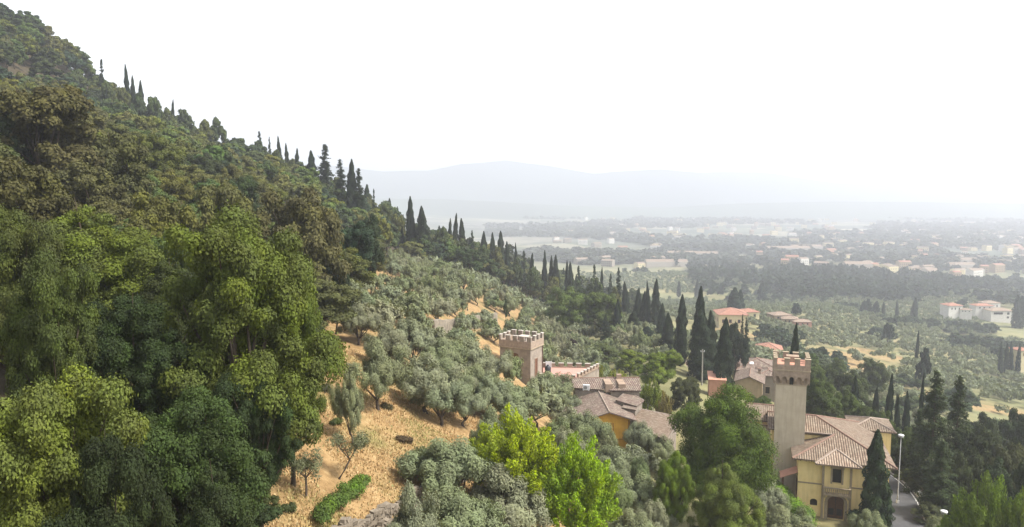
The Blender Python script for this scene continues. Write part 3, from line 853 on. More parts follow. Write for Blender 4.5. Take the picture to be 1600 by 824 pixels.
T('mid', 1075, 583, 118, 62, 'holm_oak_tree', 'round brownish-green holm oak beside the utility pole', 'holm oak', (.08, .09, .035), var=1)
T('mid', 1030, 545, 135, 85, 'wisteria_tree', 'bright green spreading tree above the tiled stone house', 'tree', (.17, .22, .03), var=3)
T('mid', 985, 545, 150, 60, 'wisteria_tree', 'bright green tree left of the spreading one', 'tree', (.15, .22, .035), var=4)
T('plume_mid', 935, 560, 130, 26, 'bamboo_clump', 'yellow-green bamboo clump behind the crenellated terrace', 'bamboo', (.27, .30, .04))
T('plume_mid', 965, 572, 126, 40, 'bamboo_clump', 'yellow bamboo clump behind the long tiled roof', 'bamboo', (.30, .32, .05))
T('plume_mid', 1018, 585, 112, 42, 'bamboo_clump', 'yellow-green bamboo clump right of the stone house roofs', 'bamboo', (.24, .30, .04))
T('plume_mid', 1040, 605, 108, 34, 'bamboo_clump', 'straw-yellow bamboo clump beside the lower tiled roof', 'bamboo', (.30, .26, .08))
T('mid', 945, 535, 165, 75, 'fig_tree', 'olive-green bushy tree uphill of the crenellated terrace', 'tree', (.12, .15, .05))
T('mid', 893, 530, 160, 30, 'plum_tree', 'purple-leaved plum tree uphill of the crenellated terrace', 'plum tree', (.06, .042, .04))
T('mid', 885, 440, 205, 85, 'oak_tree', 'broad bright crowned oak at the foot of the ridge cypresses', 'oak tree', (.115, .16, .04), var=0, hmax=16)
T('mid', 940, 440, 205, 75, 'oak_tree', 'second broad bright oak right of the first under the ridge', 'oak tree', (.12, .16, .04), var=1, hmax=16)
T('mid', 735, 385, 225, 62, 'oak_tree', 'dark round oak at the upper edge of the grove', 'oak tree', (.06, .09, .03), var=3, hmax=16)
T('mid', 640, 478, 120, 38, 'laurel_tree', 'narrow fresh green laurel standing among the olives', 'laurel', (.10, .14, .03), var=2)
T('mid', 790, 468, 165, 9, 'juniper_shrub', 'small upright juniper on the pale bank', 'juniper', (.06, .09, .03))
T('mid', 718, 496, 122, 18, 'ivy_bush', 'dark ivy bush hanging on the terrace wall', 'bush', (.05, .08, .03), hmin=1.5)
# trees right of and behind the tower
back = [(1190, 612, 112, 60), (1225, 625, 108, 50), (1172, 640, 104, 50), (1285, 592, 120, 70), (1320, 605, 122, 62), (1300, 640, 112, 60), (1355, 625, 118, 55),
        (1275, 565, 150, 60), (1330, 575, 160, 70), (1375, 640, 110, 60), (1415, 655, 104, 60), (1400, 690, 100, 50), (1425, 730, 96, 50),
        (1305, 560, 190, 50), (1362, 560, 200, 60), (1265, 545, 190, 50)]
for i, (px, top, D, w) in enumerate(back):
    T('mid', px, top, D, w, 'ash_tree', 'green leafy tree of the grove behind the tower and villa', 'ash tree', [(.09, .125, .032), (.105, .14, .036), (.08, .105, .035)][i % 3], group='leafy trees behind the tower and villa', hmax=16)
dk = [(1535, 668, 95, 100), (1580, 676, 92, 90), (1545, 640, 120, 80), (1500, 700, 88, 70), (1600, 620, 125, 80), (1440, 745, 92, 50), (1560, 720, 84, 90), (1455, 790, 82, 60), (1610, 700, 80, 90)]
for i, (px, top, D, w) in enumerate(dk):
    T('mid', px, top, D, w, 'holm_oak_tree', 'dark dense tree in the mass right of the cedars', 'holm oak', [(.055, .075, .03), (.085, .10, .04)][i % 2], group='dark trees right of the cedars', hmax=18)

for i, (px, top, D, w) in enumerate([(172, 128, 255, 34), (192, 138, 250, 34), (214, 146, 250, 36), (240, 150, 255, 34), (262, 166, 255, 30), (285, 172, 258, 34), (335, 178, 258, 34), (318, 186, 255, 30), (400, 222, 252, 36), (430, 232, 250, 34), (455, 246, 246, 32), (478, 262, 240, 30),
                                 (600, 318, 232, 36), (618, 334, 226, 34), (650, 350, 224, 34), (684, 352, 230, 36), (700, 366, 236, 34), (722, 372, 244, 36), (748, 380, 252, 34), (775, 388, 258, 34), (805, 400, 262, 34), (835, 408, 262, 36), (862, 416, 262, 36), (900, 428, 262, 36), (930, 436, 258, 34), (960, 446, 250, 34)]):
    g_ = 'rounded oaks of the hilltop skyline' if px < 500 else 'rounded oaks among the ridge cypresses'
    T('far', px, top, D, w, 'oak_tree', 'rounded green oak on the hilltop skyline between the cypresses' if px < 500 else 'rounded green oak on the ridge between the row of cypresses', 'oak tree', [(.09, .115, .04), (.12, .135, .04), (.07, .095, .035)][i % 3], group=g_, hmin=5, hmax=15)

for i, y_ in enumerate((23.5, 26, 28.5, 31, 33.5, 36, 39, 42, 46, 50, 55, 60, 66)):
    x_ = float(np.interp(y_, FBY, FBX)) - .2 + .6 * math.sin(i * 2.3)
    plant('mid', x_, y_, 3.2 + 1.3 * ((i * 7) % 5) / 4, 4.2 + .9 * (i % 3), 'holm_oak_tree', 'low dark holm oak skirting the wood along the edge of the dry slope', 'holm oak', [(.05, .075, .026), (.075, .10, .03), (.06, .08, .035)][i % 3], 'low holm oaks along the edge of the dry slope')

# ---- dense forest on the hillside
BX = [(villa) for villa in ()]
def free(x, y, r, k=.62):
    for (a, b, q) in PLACED:
        if (a - x) ** 2 + (b - y) ** 2 < ((q + r) * k) ** 2: return False
    return True
NO = [(34, 98, 76, 106), (0, 20, 100, 122), (8, 24, 86, 106)]   # building plots x0,x1,y0,y1
def plot(x, y, m=1.5): return any(a - m < x < b + m and c - m < y < d + m for a, b, c, d in [(33, 49, 80, 104), (-2.5, 15, 103, 120), (6, 23, 88, 108), (44, 66, 148, 186), (26, 34, 84, 98), (60, 74, 180, 205)])
GR = {'oak': [], 'holm': [], 'ash': []}
yy = 24.0
cand = []
while yy < 420:
    sp = 6.0 + yy * .0085
    xx = -.78 * yy - 14
    while xx < .55 * yy + 6:
        x = xx + random.uniform(-.4, .4) * sp; y = yy + random.uniform(-.4, .4) * sp
        if in_forest(x - 1.5, y) and free(x, y, 2.3, .55 if y < 90 else .45): cand.append((x, y))
        xx += sp
    yy += sp * .93
cand.sort(key=lambda c: c[1])
n_i = {'oak': 0, 'holm': 0, 'ash': 0}
rest = []
for x, y in cand:
    px, py = topx(x, y, Hs(x, y) + 5)
    if px < -90: continue
    q = random.random()
    rdg = sm(180, 240, y) * .2
    if px > 560 and y > 190 and random.random() < .42:
        hc = random.uniform(8, 13.5); nr = random.randrange(3)
        plant('cypress_far' if y > 250 else 'cypress', x, y, hc, hc * random.uniform(.14, .24), 'cypress_tree', 'dark cypress among the rounder trees of the wooded strip above the grove', 'cypress', CYP, 'cypresses filling the wooded strip above the grove')
        if nr: continue
    if q < .56 - rdg: sp_, colr = 'oak', random.choice([OAK, OAKB, (.13, .14, .035), (.12, .125, .045)])
    elif q < .80: sp_, colr = 'holm', random.choice([HOLM, BLUE, (.06, .08, .035)])
    else: sp_, colr = 'ash', random.choice([(.10, .15, .04), (.115, .16, .045), (.09, .125, .045)])
    h = random.uniform(6.0, 10.5) * (1 if px < 570 else 1.15); w = random.uniform(7.2, 11.0) * (.9 + y * .0006)
    if y < 50: h *= .8
    if n_i[sp_] >= 285: rest.append((x, y, h, w, colr)); continue
    n_i[sp_] += 1
    band = 'near the camera' if y < 90 else ('midway along the slope' if y < 190 else 'far up by the skyline')
    nm, ct = {'oak': ('oak_tree', 'oak tree'), 'holm': ('holm_oak_tree', 'holm oak'), 'ash': ('ash_tree', 'ash tree')}[sp_]
    ad = {'oak': 'olive-brown crowned oak', 'holm': 'dark green holm oak', 'ash': 'fresh green ash'}[sp_]
    side = 'right of the tall dark conifers' if px > 570 else ''
    if px > 570: lab = f'{ad} in the wooded strip above the olive grove'; g = f'{ct}s in the strip above the grove'
    else: lab = f'{ad} in the hillside wood, {band}'; g = f'{ct}s of the hillside wood {band}'
    plant('mid' if y < 150 else 'far', x, y, h, w, nm, lab, ct, colr, g)
print('forest', n_i, 'rest', len(rest), 'cands', len(cand))

def mass(name, label, items, bases, color, kind='stuff'):
    """many crowns too far off to count, as one object; items (x, y, z, h, w)"""
    vs, rs = [], []
    r = np.random.default_rng(len(items))
    for i, (x, y, z, h, w) in enumerate(items):
        v0, rn, h0, r0 = bases[i % len(bases)]
        a = r.random() * 6.28; ca_, sa_ = math.cos(a), math.sin(a)
        s = w / (2 * r0)
        v = np.empty_like(v0)
        v[:, 0] = (v0[:, 0] * ca_ - v0[:, 1] * sa_) * s + x; v[:, 1] = (v0[:, 0] * sa_ + v0[:, 1] * ca_) * s + y; v[:, 2] = v0[:, 2] * h / h0 + z
        vs.append(v); rs.append(np.clip(rn * .6 + r.random() * .4, 0, 1))
    me = raw_mesh(name, np.concatenate(vs), np.concatenate(rs))
    o = bpy.data.objects.new(name, me); COL.objects.link(o); o.color = (*color, 1)
    tag(o, label, kind=kind)
    return o
def small(kind_fn, n, seed, leaf):
    r = np.random.default_rng(seed); return r
far_b = []
for i in range(4):
    c_, L, LR = broad('tmp', 900 + i, 420, 1.05, 9, 4.2, .04, nl=8, ns=6, keep=True); v, rn = BASES['tmp']; far_b.append((v, rn, 9., 4.6)); bpy.data.meshes.remove(c_)
olv_b = []
for i in range(4):
    c_, L, LR = olive('tmp', 950 + i, 150, .78, keep=True); v, rn = BASES['tmp']; olv_b.append((v, rn, 4.6, 2.6)); bpy.data.meshes.remove(c_)
tiny_b = []
for i in range(4):
    c_, L, LR = broad('tmp', 970 + i, 70, 2.4, 9, 4.2, .0, nl=6, ns=3, keep=True); v, rn = BASES['tmp']; tiny_b.append((v, rn, 9., 4.6)); bpy.data.meshes.remove(c_)
tolv_b = []
for i in range(4):
    c_, L, LR = olive('tmp', 990 + i, 46, 1.25, keep=True); v, rn = BASES['tmp']; tolv_b.append((v, rn, 4.6, 2.6)); bpy.data.meshes.remove(c_)
cyf_b = []
for i in range(2):
    c_ = cypress('tmp', 995 + i, 90, 1.3, 12, 1.3, True); v, rn = BASES['tmp']; cyf_b.append((v, rn, 12., 1.35)); bpy.data.meshes.remove(c_)
if rest:
    mass('woodland', 'distant unbroken tree cover near the top of the wooded hillside', [(x, y, Hs(x, y), h, w) for x, y, h, w, c in rest], far_b, (.085, .10, .04))

# ---- olive trees
o_lab = [  # px, top, D, w, label (nearest ones)
 (665, 560, 45, 110, 'silvery olive with a forked trunk on the dry grass terrace'),
 (590, 545, 47, 90, 'leaning olive beside the forked one on the dry grass'),
 (548, 585, 42, 52, 'thin olive with several stems at the left of the dry grass'),
 (720, 535, 56, 100, 'full silvery olive behind the forked one'),
 (700, 690, 36, 150, 'large silvery olive just below the terrace wall'),
 (640, 780, 32, 90, 'small olive at the bottom beside the terrace wall'),
 (790, 745, 38, 150, 'silvery olive in front of the two yellow-green acacias'),
 (720, 775, 31, 150, 'silvery olive at the bottom edge below the acacias'),
 (990, 748, 55, 100, 'olive at the bottom below the grey sheet roof'),
 (1030, 770, 52, 90, 'olive between grey sheet roof and yellowish tree'),
 (990, 800, 45, 90, 'olive hugging the bottom edge in the middle'),
 (1000, 660, 80, 55, 'olive beside the deep yellow house wall'),
 (945, 665, 80, 50, 'olive covering the left of the deep yellow wall'),
 (860, 590, 80, 80, 'olive just below the small crenellated tower'),
 (795, 598, 72, 100, 'olive below and left of the small crenellated tower'),
 (880, 610, 84, 60, 'olive in front of the terrace wall'),
 (1030, 680, 72, 60, 'olive left of the chestnut'),
 (1195, 755, 62, 70, 'olive left of the clipped green hedge'),
 (1232, 792, 60, 70, 'olive at the bottom in front of the hedge'),
 (1190, 700, 72, 55, 'small olive at the top end of the hedge'),
 (1360, 800, 66, 60, 'silvery olive at the bottom in front of the villa cypress'),
 (1470, 812, 56, 60, 'olive at the bottom edge right of the road'),
 (1215, 800, 54, 90, 'olive at the bottom edge left of the villa'),
 (640, 505, 85, 80, 'olive at the head of the dry path'),
 (690, 530, 80, 90, 'olive right of the head of the path'),
 (760, 545, 75, 80, 'olive left of the small crenellated tower'),
]
for px, top, D, w, lab in o_lab:
    D2 = solve(px, top, D, 4.9)
    print('olive', lab, D, round(float(D2), 1))
    D = D2
    T('olive_near', px, top, D, w * 1.15, 'olive_tree', lab, 'olive tree', random.choice([OLV, OLVG]), hmin=3.0, hmax=8.5)
OPATH = lambda x, y: abs(x - np.interp(y, [20, 30, 43, 52, 62, 75, 88], [-9.5, -9.5, -9.6, -10.6, -14.0, -17.8, -20.5])) < 3.8 and y < 88
no = len(o_lab)
cand = []
yy = 30.0
while yy < 950:
    sp = 5.2 + yy * .003
    xx = -.25 * yy
    while xx < 1.1 * yy + 6:
        x = xx + random.uniform(-.28, .28) * sp; y = yy + random.uniform(-.28, .28) * sp
        xx += sp
        fx_ = np.interp(y, FBY, FBX)
        if x < fx_ + 1.5 or OPATH(x, y) or plot(x, y): continue
        if float(road_dist(np.array([x]), np.array([y]))[0][0]) < 5 and y < 130: continue
        px, py = topx(x, y, Hs(x, y) + 3)
        if py > 860 or px < -40 or (px > 1680 and y < 170): continue
        gap = wob(np.array(x), np.array(y), 48, 7)
        if y > 190 and gap + .35 * wob(np.array(x), np.array(y), 15, 2) > .30: continue
        if any(((x - a) / c) ** 2 + ((y - b) / d) ** 2 < 1 and random.random() < .9 for a, b, c, d in ((128, 292, 32, 28), (170, 330, 20, 22), (150, 235, 22, 12), (100, 330, 16, 18), (205, 300, 16, 14))): continue
        if 138 < y < 172 and -8 < x < 3: continue
        if 94 < y < 107 and -5 < x < 7 and random.random() < .8: continue
        if 100 < y < 210 and px < 820 and (Hs(x, y) % 2.7) < .75: continue
        if 62 < y < 150 and x > 24: continue
        if y < 200 and not free(x, y, 2.0, .8): continue
        cand.append((x, y, px))
    yy += sp * .95
cand.sort(key=lambda c: c[1] + (1e4 if c[2] > 1680 else 0))
mo = []
nearg = 0
for x, y, px in cand:
    h = random.uniform(3.0, 5.6); w = random.uniform(3.4, 6.4)
    if nearg < 255:
        nearg += 1
        if y < 95: z_, g = 'lower slope around the villas', 'olive trees around the villas'
        elif px < 800: z_, g = 'terraced grove under the ridge cypresses', 'olive trees of the terraced grove under the ridge'
        elif px < 1060: z_, g = 'grove uphill of the crenellated terrace', 'olive trees uphill of the crenellated terrace'
        else: z_, g = 'near edge of the valley grove', 'olive trees at the near edge of the valley grove'
        plant('olive_near' if y < 80 else 'olive_mid', x, y, h, w, 'olive_tree', f'silvery green olive in the {z_}', 'olive tree', random.choice([OLV, OLVG, (.25, .28, .155), (.205, .25, .11), (.29, .30, .18)]), g)
    else: mo.append((x, y, Hs(x, y) - .2, h, w))
print('olives', nearg, 'mass', len(mo))
mass('olive_grove', 'grey-green olive grove covering the valley floor', [m for m in mo if m[1] < 480], olv_b, (.235, .265, .155))
mass('distant_olive_grove', 'faint grey-green groves on the far valley floor', [m for m in mo if m[1] >= 480], tolv_b, (.20, .24, .14))

# ---- valley woods and scattered trees
def blob(cx, D, wpx, dD, n, hh=(6, 10), ww=(7, 11)):
    out = []
    for _ in range(n):
        D_ = D + random.uniform(-1, 1) * dD
        x = (cx + random.uniform(-.5, .5) * wpx - 800) / F * D_
        out.append((x, D_, Hs(x, D_) - .5, random.uniform(*hh), random.uniform(*ww)))
    return out
belt = []
# the long dark belt of woods in front of the town
for _ in range(2100):
    D_ = random.uniform(640, 930); px = random.uniform(1080, 2000)
    if D_ < 700 + 110 * math.sin(px * .013) and random.random() < .85: continue
    x = (px - 800) / F * D_
    belt.append((x, D_, Hs(x, D_) - .5, random.uniform(7, 13), random.uniform(9, 15)))
for _ in range(700):
    D_ = random.uniform(880, 1150); px = random.uniform(880, 2000); x = (px - 800) / F * D_
    if wob(np.array(x), np.array(D_), 90, 2) < .1: continue
    belt.append((x, D_, Hs(x, D_) - .5, random.uniform(7, 12), random.uniform(9, 15)))
mass('woodland_belt', 'long dark belt of woods across the valley in front of the town', belt, tiny_b, (.05, .075, .04))
scr = []
for a in [(1555, 420, 110, 14, 60), (1490, 500, 150, 14, 46), (1530, 410, 90, 10, 30), (1590, 380, 60, 12, 30), (1410, 470, 60, 10, 12), (1230, 300, 60, 20, 30), (1290, 250, 70, 18, 26), (1430, 245, 40, 12, 18),
          (1350, 200, 120, 22, 34), (1440, 180, 90, 16, 24), (1560, 170, 120, 20, 34), (1500, 215, 80, 12, 20), (1170, 600, 60, 20, 20), (1250, 640, 90, 25, 40), (1340, 560, 50, 12, 14), (1390, 400, 30, 6, 6), (1260, 215, 60, 12, 14)]:
    scr += blob(*a, hh=(4, 8), ww=(6, 10))
mass('scrub', 'dark thickets dotted over the valley groves', [s for s in scr if s[1] > 260], far_b, (.06, .085, .045))
for (x, y, z, h, w) in [s for s in scr if s[1] <= 260]:
    if free(x, y, w / 2, .6):
        plant('far', x, y, h, w, 'ash_tree', 'rounded green tree in the hollow between villa grove and valley', 'ash tree', random.choice([(.075, .105, .045), (.09, .125, .05), (.06, .09, .04)]), 'rounded trees of the valley hollow')
# single trees that stand out in the valley
for px, top, D, w, k, lab in [
    (1150, 450, 400, 18, 'cypress_far', 'large bluish cypress clump behind the yellow house'), (1143, 455, 402, 14, 'cypress_far', 'left shoulder of the bluish cypress clump behind the yellow house'), (1157, 454, 402, 14, 'cypress_far', 'right shoulder of the bluish cypress clump behind the yellow house'),
    (1061, 440, 640, 6, 'cypress_far', 'small hazy cypress in the meadow above the ridge end'), (1089, 437, 640, 7, 'cypress_far', 'second hazy cypress in the meadow above the ridge end'),
    (1192, 440, 620, 14, 'cypress_far', 'broad hazy cypress at the near side of the woods'), (1245, 472, 430, 18, 'far', 'round dark tree on its own in the valley grove'),
    (1270, 420, 800, 10, 'cypress_far', 'hazy dark cypress left of the small farmhouse'), (1280, 420, 800, 12, 'cypress_far', 'hazy dark tree directly left of the small farmhouse'),
    (1330, 428, 780, 13, 'far', 'dark round tree right of the small farmhouse'), (1382, 423, 800, 6, 'cypress_far', 'left one of two hazy cypresses before the town'), (1389, 422, 800, 6, 'cypress_far', 'right one of two hazy cypresses before the town'),
    (1350, 470, 520, 12, 'cypress_far', 'first dark cypress of the cluster in the middle of the valley'), (1358, 468, 520, 13, 'cypress_far', 'second dark cypress of the cluster in the middle of the valley'), (1368, 471, 520, 12, 'cypress_far', 'third dark cypress of the cluster in the middle of the valley'),
    (1381, 472, 520, 6, 'cypress_far', 'thin dark cypress right of the valley cluster'), (1403, 470, 525, 5, 'cypress_far', 'thin lone cypress between valley cluster and white villa'),
    (1429, 466, 530, 10, 'cypress_far', 'cypress just left of the white villa grounds'), (1590, 462, 530, 12, 'cypress_far', 'dark cypress right of the white villa'), (1598, 464, 530, 12, 'cypress_far', 'dark cypress at the right edge beside the white villa'),
    (1566, 536, 330, 7, 'cypress_far', 'first of a row of little cypresses at the right edge'), (1574, 538, 330, 6, 'cypress_far', 'second of a row of little cypresses at the right edge'), (1583, 537, 330, 7, 'cypress_far', 'third of a row of little cypresses at the right edge'), (1592, 538, 330, 7, 'cypress_far', 'fourth of a row of little cypresses at the right edge'),
    (1388, 505, 360, 18, 'far', 'dark round tree pair in the open middle grove'), (1445, 545, 240, 24, 'far', 'tall dark oak at the edge of the pale clearing')]:
    nm, ct = ('cypress_tree', 'cypress') if 'cyp' in k else ('oak_tree', 'oak tree')
    T(k, px, top, D, w * 1.1, nm, lab, ct, (.035, .055, .035), hmin=5, hmax=30)

# ---- bare stemmed little trees, hedges, bushes
def thin_tree(px, py, h, seed, lab, lean=0.0):
    D = None
    for d in np.arange(20, 70, .25):
        p = P(px, py, d)
        if Hs(p.x, d) >= p.z: D = d; break
    if D is None: print('thin miss', lab); return
    p = P(px, py, D)
    r = np.random.default_rng(seed)
    root = emp('young_olive_tree', lab, 'olive tree', (p.x, D, p.z))
    mb = MB(); tips = []
    top = np.array([lean * h, .1, h * .42])
    mb.tube([(0, 0, -.4), (.02, 0, .1), tuple(top * .5 + r.normal(size=3) * .05), tuple(top)], [.09, .075, .06, .05], 6)
    for i in range(6):
        a = r.random() * 6.28
        e = top + np.array([math.cos(a) * h * .3, math.sin(a) * h * .3, h * r.uniform(.25, .55)])
        m_ = (top + e) / 2 + r.normal(size=3) * .08
        mb.tube([tuple(top), tuple(m_), tuple(e)], [.035, .022, .008], 4, False); tips.append((m_ + e) / 2); tips.append(e)
        for j in range(2):
            e2 = m_ + r.normal(size=3) * h * .14 + [0, 0, h * .12]
            mb.tube([tuple(m_), tuple(e2)], [.015, .005], 3, False); tips.append(e2)
    mb.build('trunk', M['bark_olive'], root, True)
    tips = np.array(tips)
    me = clumps('crown', r, tips, np.full(len(tips), h * .13), 1500, .075, False, np.array([1, 1, 1]), .4, hollow=False)
    o = bpy.data.objects.new('crown', me); COL.objects.link(o); o.parent = root; o.color = (.17, .19, .10, 1)
thin_tree(478, 778, 2.6, 1, 'sparse young olive low on the dry slope beside the green hedge')
thin_tree(530, 750, 3.0, 2, 'sparse leaning young olive in the middle of the dry slope', .22)
thin_tree(455, 700, 2.3, 3, 'tiny thin young olive close to the edge of the wood')
def line_bush(name, lab, cat, pts, w, h, n, leaf, color, seed):
    r = np.random.default_rng(seed)
    cs, cr = [], []
    for i in range(len(pts) - 1):
        a, b = np.array(pts[i]), np.array(pts[i + 1]); L = np.linalg.norm(b - a); k = max(2, int(L / (w * .4)))
        for t in np.linspace(0, 1, k, endpoint=False):
            for _ in range(2):
                p = a + (b - a) * t + r.normal(size=2) * w * .15
                z = Hs(p[0], p[1]); cs.append((p[0], p[1], z + h * r.uniform(.35, .75))); cr.append(w * r.uniform(.35, .55))
    cs = np.array(cs); o0 = cs.mean(0); o0[2] = cs[:, 2].min()
    me = clumps(name, r, cs - o0, np.array(cr), n, leaf, False, np.array([1, 1, .8]))
    o = bpy.data.objects.new(name, me); COL.objects.link(o); o.location = o0; o.color = (*color, 1)
    return tag(o, lab, cat)
def onground(px, py):
    for d in np.arange(18, 700, .25):
        p = P(px, py, d)
        if Hs(p.x, d) >= p.z: return (p.x, d)
g1 = [onground(*q) for q in ((500, 822), (530, 798), (556, 775), (572, 758))]
line_bush('bramble_hedge', 'bright green bramble hedge along the lower end of the terrace wall', 'hedge', g1, .9, .9, 9000, .06, (.13, .19, .03), 3)
for i, (px, py, w_, c_, lb) in enumerate([(505, 612, .8, (.10, .10, .05), 'low brown-green shrub near the upper end of the dry slope'), (560, 700, .9, (.12, .14, .06), 'flat grey-green shrub in the middle of the dry slope'),
        (628, 690, .7, (.13, .10, .05), 'brownish shrub above the tumbled wall'), (520, 665, .6, (.11, .13, .04), 'small green shrub below the young olives'), (468, 735, .7, (.08, .09, .035), 'dark little shrub by the wood edge'),
        (600, 640, .6, (.13, .12, .05), 'straw-brown shrub left of the forked olive'), (440, 800, .7, (.09, .11, .035), 'dull green shrub at the bottom of the dry slope'), (530, 575, .7, (.10, .12, .05), 'small shrub at the head of the dry path')]):
    q_ = onground(px, py)
    line_bush('low_shrub', lb, 'shrub', [q_, (q_[0] + .5, q_[1] + .6)], w_, w_ * .6, 1800, .05, c_, 20 + i)
line_bush('laurel_hedge', 'bright green overgrown hedge sloping beside the villa front', 'hedge', [(31.4, 84.5), (31.6, 81.5), (32.0, 78.5), (32.6, 76.2)], 2.4, 3.2, 26000, .11, (.17, .27, .03), 4)
line_bush('rose_hedge', 'green hedge hump against the base of the tall tower', 'hedge', [(31.2, 87.5), (33.8, 84.6)], 2.6, 3.4, 14000, .11, (.15, .24, .035), 5)
line_bush('boxwood_bush', 'dark clipped bush right of the arched villa door', 'bush', [(40.0, 81.3), (42.0, 80.6)], 1.9, 2.3, 9000, .09, (.03, .055, .02), 6)
line_bush('low_bush', 'low dark bush in front of the clipped one at the villa', 'bush', [(40.0, 79.6), (41.4, 79.2)], 1.2, .9, 4000, .09, (.06, .10, .03), 7)

for i, (px, py) in enumerate([(562, 470), (590, 462), (612, 440), (640, 428), (575, 505), (606, 492), (548, 500), (630, 470), (660, 455), (560, 540), (742, 640), (765, 660), (725, 668), (700, 640), (690, 665)]):
    q_ = onground(px, py)
    plant('olive_near' if q_[1] < 80 else 'olive_mid', q_[0], q_[1], 3.8 + .3 * (i % 4), 4.6 + .5 * (i % 3), 'olive_tree', 'silvery olive in the upper grove beside the dark wood' if px < 670 else 'silvery olive filling the slope right of the tumbled wall', 'olive tree', [OLV, OLVG, (.26, .29, .17)][i % 3], 'olives of the upper grove beside the wood' if px < 670 else 'olives right of the tumbled wall')

# ---- dry grass on the near terraces
r = np.random.default_rng(11)
n = 90000
gy_ = 24 + 50 * r.random(n) ** 1.3
fx_ = np.interp(gy_, FBY, FBX)
gx_ = fx_ - 1 + r.random(n) * (17 + gy_ * .05)
keep = wob(gx_, gy_, 1.7, 3) + .8 * r.random(n) > .1
gx_, gy_ = gx_[keep], gy_[keep]; n = len(gx_)
gz_ = H(gx_, gy_)
nn = rdir(r, n); nn[:, 2] *= .25; nn = unit(nn)
tt = unit(r.normal(size=(n, 3)) * .45 + np.array([0, 0, 1]))
s = r.uniform(.05, .13, n)
me = quads_mesh('dry_grass', np.stack([gx_, gy_, gz_ + s * .6], 1), nn, tt, s * .35, s, r.random(n))
gmat, nt, bs, out = newmat('dry_grass')
at = nd(nt, 'ShaderNodeAttribute'); at.attribute_name = 'rnd'
geo = nd(nt, 'ShaderNodeNewGeometry')
cc = ramp(nt, at.outputs['Fac'], [(0, (.25, .155, .065)), (.5, (.36, .235, .10)), (.9, (.47, .35, .19)), (.97, (.20, .20, .08))])
cc = mix(nt, cc, (.24, .24, .08), ramp(nt, noise(nt, .22, 4, geo.outputs['Position']), [(.5, (0, 0, 0)), (.65, (.7, .7, .7))]))
nt.links.new(cc, bs.inputs['Base Color'])
me.materials.clear(); me.materials.append(gmat)
o = bpy.data.objects.new('dry_grass', me); COL.objects.link(o); tag(o, 'parched orange grass on the near terraces', 'grass', kind='stuff')
# ------------------------------------------------------------------ haze
hm = bpy.data.materials.new('haze'); hm.use_nodes = True
nt = hm.node_tree; nt.nodes.clear()
ho = nt.nodes.new('ShaderNodeOutputMaterial'); pv = nt.nodes.new('ShaderNodeVolumePrincipled')
pv.inputs['Color'].default_value = (.72, .745, .815, 1); pv.inputs['Density'].default_value = HAZE; pv.inputs['Anisotropy'].default_value = .3
nt.links.new(pv.outputs[0], ho.inputs['Volume'])
mb = MB(); mb.box(-26000, 26000, -600, 31000, -121, 400)
o = mb.build('haze', hm); tag(o, 'pale summer haze over valley and hills', kind='stuff')

# ------------------------------------------------------------------ road
def strip(pts, off0, off1, dz0, dz1=None):
    """ribbon along the road between two lateral offsets"""
    mb = MB(); dz1 = dz0 if dz1 is None else dz1
    L = []
    for i, p in enumerate(pts):
        a = pts[max(i - 1, 0)]; b = pts[min(i + 1, len(pts) - 1)]
        t = np.array([b[0] - a[0], b[1] - a[1]]); t /= np.linalg.norm(t); n = np.array([t[1], -t[0]])
        L.append(((p[0] + n[0] * off0, p[1] + n[1] * off0, p[2] + dz0), (p[0] + n[0] * off1, p[1] + n[1] * off1, p[2] + dz1)))
    for i in range(len(L) - 1): mb.poly([L[i][0], L[i][1], L[i + 1][1], L[i + 1][0]])
    return mb, L
RC = [tuple(p) for p in ROADC]
mb, _ = strip(RC, -2.1, 2.2, .10); tag(mb.build('road', M['asphalt']), 'grey asphalt lane bending past the villa', kind='structure')
mb, _ = strip(RC, 1.82, 1.98, .106); tag(mb.build('road_marking', M['line']), 'white edge line of the lane', kind='structure')
def kerb_solid(off0, off1, z0, z1, pts=RC):
    mb, L = strip(pts, off0, off1, z1)
    for i in range(len(L) - 1):
        for k, s in ((0, 1), (1, -1)):
            a, b = L[i][k], L[i + 1][k]
            q = [a, b, (b[0], b[1], b[2] - (z1 - z0)), (a[0], a[1], a[2] - (z1 - z0))]
            mb.poly(q if s > 0 else q[::-1])
    for i in (0, len(L) - 1):
        a, b = L[i]; mb.poly([a, b, (b[0], b[1], b[2] - (z1 - z0)), (a[0], a[1], a[2] - (z1 - z0))])
    return mb
tag(kerb_solid(2.2, 2.45, -.3, .22).build('kerb', M['concrete']), 'pale stone kerb of the lane', kind='structure')
w = emp('roadside_wall', 'low stone roadside wall topped by a rusty rail along the outer bend', 'wall', RC[10])
wl_ = kerb_solid(2.9, 3.25, -1.0, .55, RC[4:44]).build('wall', M['drystone']); wl_.parent = w; wl_.matrix_parent_inverse = Matrix.Translation(w.location).inverted()
mbp = MB()
rp = RC[4:44]
_, L = strip(rp, 3.08, 3.08, 1.0)
mbp.tube([q[0] for q in L], [.03] * len(L), 5)
rl = mbp.build('rail', M['rust'], w); rl.matrix_parent_inverse = Matrix.Translation(w.location).inverted()
for i in range(0, len(L), 3):
    m_ = MB(); p = L[i][0]; m_.tube([(p[0], p[1], p[2] - .5), p], [.03, .03], 5)
    q = m_.build('post', M['rust'], w); q.matrix_parent_inverse = Matrix.Translation(w.location).inverted()

